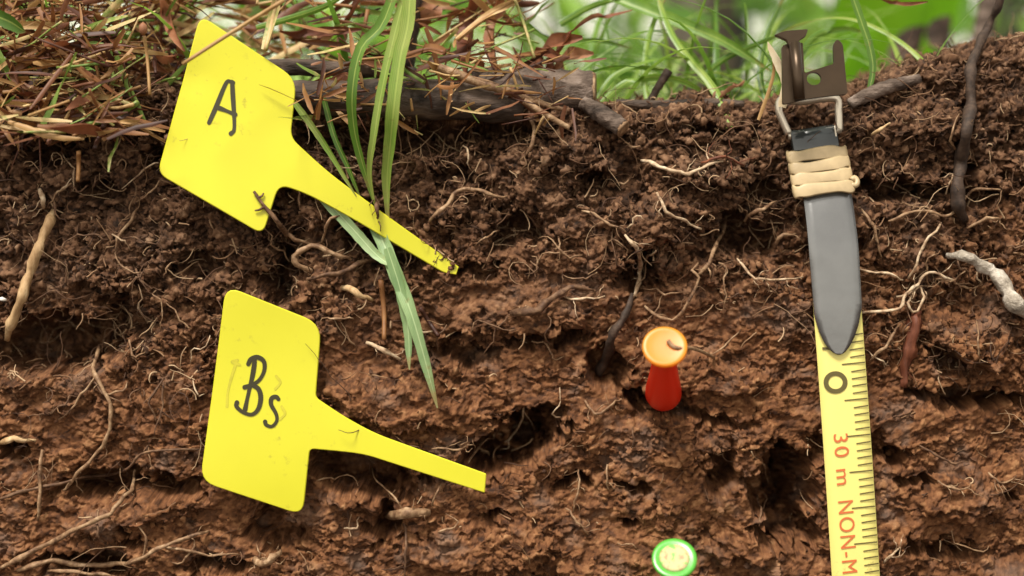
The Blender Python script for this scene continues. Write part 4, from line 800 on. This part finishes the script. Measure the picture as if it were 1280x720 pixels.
blade([(484, 310), (500, 360), (510, 410), (512, 462)], 14, [f1_-.002]*2, 'shorter pale blade partly behind the long hanging blade', 'bladep', tw=.4)
blade([(396, 238), (440, 285), (470, 318), (492, 334)], 15, [pdep(plA, 396, 238), pdep(plA, 440, 285), f1_-.001], 'pale bruised blade slanting under the upper stake', 'bladep', tw=.3)
blade([(368, 128), (392, 160), (416, 196), (446, 246)], 9, [f0-.004]*2, 'dull green blade slanting beside the upper label', tw=.6)
blade([(404, 120), (418, 170), (436, 210), (452, 250)], 8, [f0-.002]*2, 'dark thin blade slanting behind the leftmost hanging blade', tw=.6)
blade([(320, 34), (365, 22), (410, 6), (450, -20)], 9, [dl+.004]*2, 'green blade rising right from behind the upper label')
blade([(912, 158), (903, 130), (886, 100), (862, 72), (842, 44), (828, 10), (820, -20)], 13, [dl-.003, dl+.012, dl+.025], 'light green blade bending left, rooted left of the hook')
blade([(760, -4), (805, 12), (852, 30), (905, 52), (962, 88)], 18, [dl+.03, dl+.016], 'broad green blade arching down towards the hook')
blade([(740, 132), (770, 92), (815, 74), (870, 70)], 10, [dl+.012, dl+.02], 'green blade leaning right from the grey branch')
blade([(752, 128), (790, 100), (842, 98), (888, 118)], 11, [dl+.01, dl+.012], 'low green blade curving along the lip')
blade([(700, 118), (740, 88), (790, 82), (836, 88)], 13, [dl+.012, dl+.02], 'light green blade lying behind the grey branch end')
blade([(715, 96), (762, 62), (800, 40), (850, 36)], 8, [dl+.018, dl+.03], 'slender blade crossing the middle background')
blade([(880, 95), (905, 74), (940, 58), (980, 42)], 9, [dl+.02]*2, 'short bright blade rising to the hook flange')
blade([(640, 20), (690, 50), (745, 50), (790, 60)], 7, [dl+.02]*2, 'thin blade beside the orange dead leaf')
blade([(1060, -20), (1076, 25), (1088, 62), (1091, 92), (1082, 128)], 11, [dl+.006, dl+.002], 'dark green upright stalk right of the hook')
blade([(1168, 92), (1140, 62), (1105, 38), (1062, 22), (1010, 26), (960, 50)], 9, [dl+.004, dl+.02, dl+.03], 'thin light blade arching over the hook to the bank')
blade([(1000, 70), (1020, 45), (1055, 36), (1080, 40)], 10, [dl+.03]*2, 'bright arched blade behind the hook')
blade([(978, 134), (984, 104), (974, 78), (966, 62), (960, 52)], 14, [dt+.004]*2, 'curled cream dry blade touching the left side of the hook', 'drypale', tw=.8)
blade([(948, 150), (962, 112), (968, 85), (963, 58)], 5, [dt+.006]*2, 'thin brown dry stem left of the hook', 'straw', tw=.5)
blade([(812, 140), (806, 95), (812, 45), (835, -10)], 9, [dl+.015, dl+.03], 'upright blade behind the thin dark stick')
blade([(958, 128), (950, 90), (960, 40), (985, -15)], 9, [dl+.012, dl+.03], 'upright blade just left of the hook')
blade([(-10, 18), (14, 28), (32, 40)], 20, [.385]*2, 'dark green leaf tip at the upper left edge')
blade([(700, 30), (740, 8), (790, -6)], 10, [dl+.02]*2, 'green blade near the top right of the red leaves')
r = np.random.default_rng(41); mb = MB()
for k in range(165):
    x = r.choice([r.uniform(690, 985), r.uniform(20, 700), r.uniform(985, 1200)], p=[.5, .35, .15]); dep = dl+r.uniform(.012, .11)
    p = at(x, 135, dep); p[2] = .046; L = r.uniform(.03, .075); a = r.uniform(0, 6.28); lean = r.uniform(.25, 1.2); pts = []
    d = np.array([math.cos(a)*lean, math.sin(a)*lean*.6, 1]); d /= np.linalg.norm(d)
    for i in range(9): pts.append(p.copy()); p = p+d*L/8; d = d+np.array([math.cos(a)*.08, math.sin(a)*.05, -.16]); d /= np.linalg.norm(d)
    mb.add(*ribbon(pts, np.interp(np.arange(9), [0, 2, 8], [.7, 1, .1])*r.uniform(.0008, .0024), np.cross(d, [0, 0, 1.])+.2*RIGHT, .22, r.normal()*.5))
tag(mb.build('grass', M['blade']), 'out of focus green grass growing on the lip behind the branches', 'grass', kind='stuff')
# ------------------------------------------------------------------ forest beyond
def leaf_geo(c, d, nrm, L, W):
    sd = np.cross(d, nrm); sd /= np.linalg.norm(sd)+1e-9; n = 6; tv = np.linspace(0, 1, n)
    pts = np.array([c+d*L*a-nrm*L*.18*a*a for a in tv]); return ribbon(pts, W*np.array([.08, .7, 1, .9, .55, .03]), sd, .14)
def leaf_cloud(mb, r, n, f, L0, L1):
    for k in range(n):
        c = f(); d = r.normal(size=3)*[1, 1, .5]; d /= np.linalg.norm(d); nr = np.array([0, 0, 1.])+r.normal(size=3)*.55; nr /= np.linalg.norm(nr); L = r.uniform(L0, L1)
        mb.add(*leaf_geo(c, d, nr, L, L*r.uniform(.4, .6)))
fl = MB(); g = np.concatenate([[.33, .5, .8], np.geomspace(1.2, 300, 14)]); gxx = np.concatenate([-np.geomspace(.4, 300, 16)[::-1], [0], np.geomspace(.4, 300, 16)])
YY, XX = np.meshgrid(g, gxx, indexing='ij'); ZZ = .030-.012*np.clip(YY, 0, 3)+.02*perlin(XX*1.3, YY*1.3, 4)*(YY > 1)
ii = np.arange(YY.size).reshape(YY.shape); FF = np.stack([ii[:-1, :-1], ii[:-1, 1:], ii[1:, 1:], ii[1:, :-1]], -1).reshape(-1, 4)
tag(fast_mesh('forest_floor', np.stack([XX, YY, ZZ], -1).reshape(-1, 3), FF, 4, M['floor']), kind='structure')
pf = fast_mesh('pit_floor', np.array([[-300, -300, -.40], [300, -300, -.40], [300, -.05, -.40], [-300, -.05, -.40]]), np.array([[0, 1, 2, 3]]), 4, M['soil']); tag(pf, kind='structure')
# broad bright leaves close behind the lip, upper right
r = np.random.default_rng(51); e = empty('broad_leaf_plant', at(1130, 112, .60), 'bright green broad leaved plant behind the right hand bank', 'plant')
for (a, b, dep, W) in [((1092, 96), (1150, -60), .60, .055), ((1060, 120), (1092, 30), .58, .022), ((1130, 100), (1210, -20), .63, .05), ((1100, 60), (1050, -30), .66, .04), ((1075, 112), (1060, 60), .57, .02), ((1150, 90), (1195, 30), .68, .03)]:
    p0 = at(*a, dep); p1 = at(*b, dep-.02); mb = MB(); q = spline([p0, (p0+p1)/2+UP*.004-FWD*.004, p1], 12)
    mb.add(*ribbon(q, W*np.array([.08, .35, .62, .85, .97, 1, .97, .88, .7, .5, .28, .02]), RIGHT+.4*UP+.25*FWD, .12, .3)); mb.build('leaf', M['bigleaf'], e)
mb = MB(); mb.add(*tube(spline([at(1130, 140, .6), at(1128, 110, .61), at(1120, 60, .62)], 8), .0016, 7)); mb.build('stem', M['bigleaf'], e)
e = empty('leafy_plant', at(1150, 105, .56), 'grey withered leaf stalk in front of the bright broad leaves', 'plant')
for (a, b, W) in [((1120, 92), (1158, 32), .013), ((1172, 62), (1190, 20), .012)]:
    p0 = at(*a, .545); p1 = at(*b, .545); mb = MB(); mb.add(*ribbon(spline([p0, (p0+p1)/2, p1], 9), W*np.array([.3, .7, .9, 1, 1, .95, .8, .5, .1]), RIGHT, .3, .7)); mb.build('withered_leaf', M['barkd'], e)
# low leafy plants
PL = [(140, .75), (330, .62), (395, .8), (560, .9), (650, .66), (705, .95), (745, 1.3), (790, 1.2), (975, 1.0), (1010, 1.0), (1060, .8), (1200, .9), (1262, .75), (250, 1.1), (470, 1.3)]
PW = ['left of the upper label', 'behind the upper label', 'behind the leftmost hanging blade', 'behind the tall dead leaves', 'behind the grey branch', 'behind the orange dead leaf', 'right of the grey branch end', 'behind the black twig', 'left of the tape hook', 'right behind the tape hook', 'right of the tape hook', 'behind the grey blurred stem', 'at the upper right edge', 'behind the top corner of the upper label', 'behind the rightmost hanging blade']
for k, (px, dep) in enumerate(PL):
    c = at(px, 112, dep); c[2] = .03; Hh = r.uniform(.07, .13); e = empty('undergrowth_plant', c, 'blurred low green leafy plant '+PW[k], 'plant', 'low plants behind the lip')
    mb = MB(); leaf_cloud(mb, r, 26, lambda: c+np.array([r.normal()*.05, r.normal()*.06, r.uniform(.01, Hh)]), .025, .05); mb.build('foliage', M['leaf'], e)
    mb = MB()
    for q in range(3): mb.add(*tube(spline([c-[0, 0, .02], c+[r.normal()*.01, 0, Hh*.5], c+[r.normal()*.03, r.normal()*.03, Hh]], 6), .0012, 5))
    mb.build('stem', M['moss'], e)
r = np.random.default_rng(61); mb = MB()
def fc():
    y = 1.6+5.4*r.random()**1.1; x = r.uniform(-1, 1)*(y+.4)*.8; z = -.04+(.10*(y+.4)+.14)*r.random()**1.5
    return np.array([x, y, z])
leaf_cloud(mb, r, 2000, fc, .05, .13); tag(mb.build('undergrowth', M['leaff']), 'far mass of blurred forest undergrowth leaves', 'undergrowth', kind='stuff')
def tree(px, dep, rad_, Hh, mat, label, lean=0):
    c = at(px, 110, dep); c[2] = -.06; e = empty('tree', c, label, 'tree', 'forest trees behind the bank'); tv = np.linspace(0, 1, 14)
    P_ = np.stack([c[0]+lean*tv*Hh+.02*np.sin(tv*6)*rad_*8, c[1]+0*tv, c[2]+Hh*tv], 1); V_, F_ = tube(P_, rad_*(1.25-tv*.75+.5*np.exp(-tv*30)), 14, squash=.05); mb = MB(); mb.add(V_, F_)
    for q in range(7):
        z = r.uniform(.5, .95); a = r.uniform(0, 6.28); p = P_[int(z*13)]; mb.add(*tube(spline([p, p+[math.cos(a)*.35, math.sin(a)*.35, .25], p+[math.cos(a)*.8, math.sin(a)*.8, .7]], 7), np.linspace(.3, .08, 7)*rad_, 6))
    mb.build('trunk', M[mat], e); mb = MB(); top = P_[-1]
    leaf_cloud(mb, r, 420, lambda: top+r.normal(size=3)*[.55, .55, .5], .07, .14); mb.build('crown', M['leaff'], e)
tree(872, .72, .0130, 2.6, 'trunk', 'pale grey blurred tree trunk behind the grass left of the hook')
tree(917, .85, .0058, 2.6, 'trunkd', 'dark thin trunk just right of the pale grey trunk')
tree(468, 2.2, .022, 3.8, 'trunkd', 'dark blurred trunk behind the hanging grass blades')
tree(1252, 2.0, .025, 3.4, 'trunkd', 'dark blurred trunk at the upper right edge')
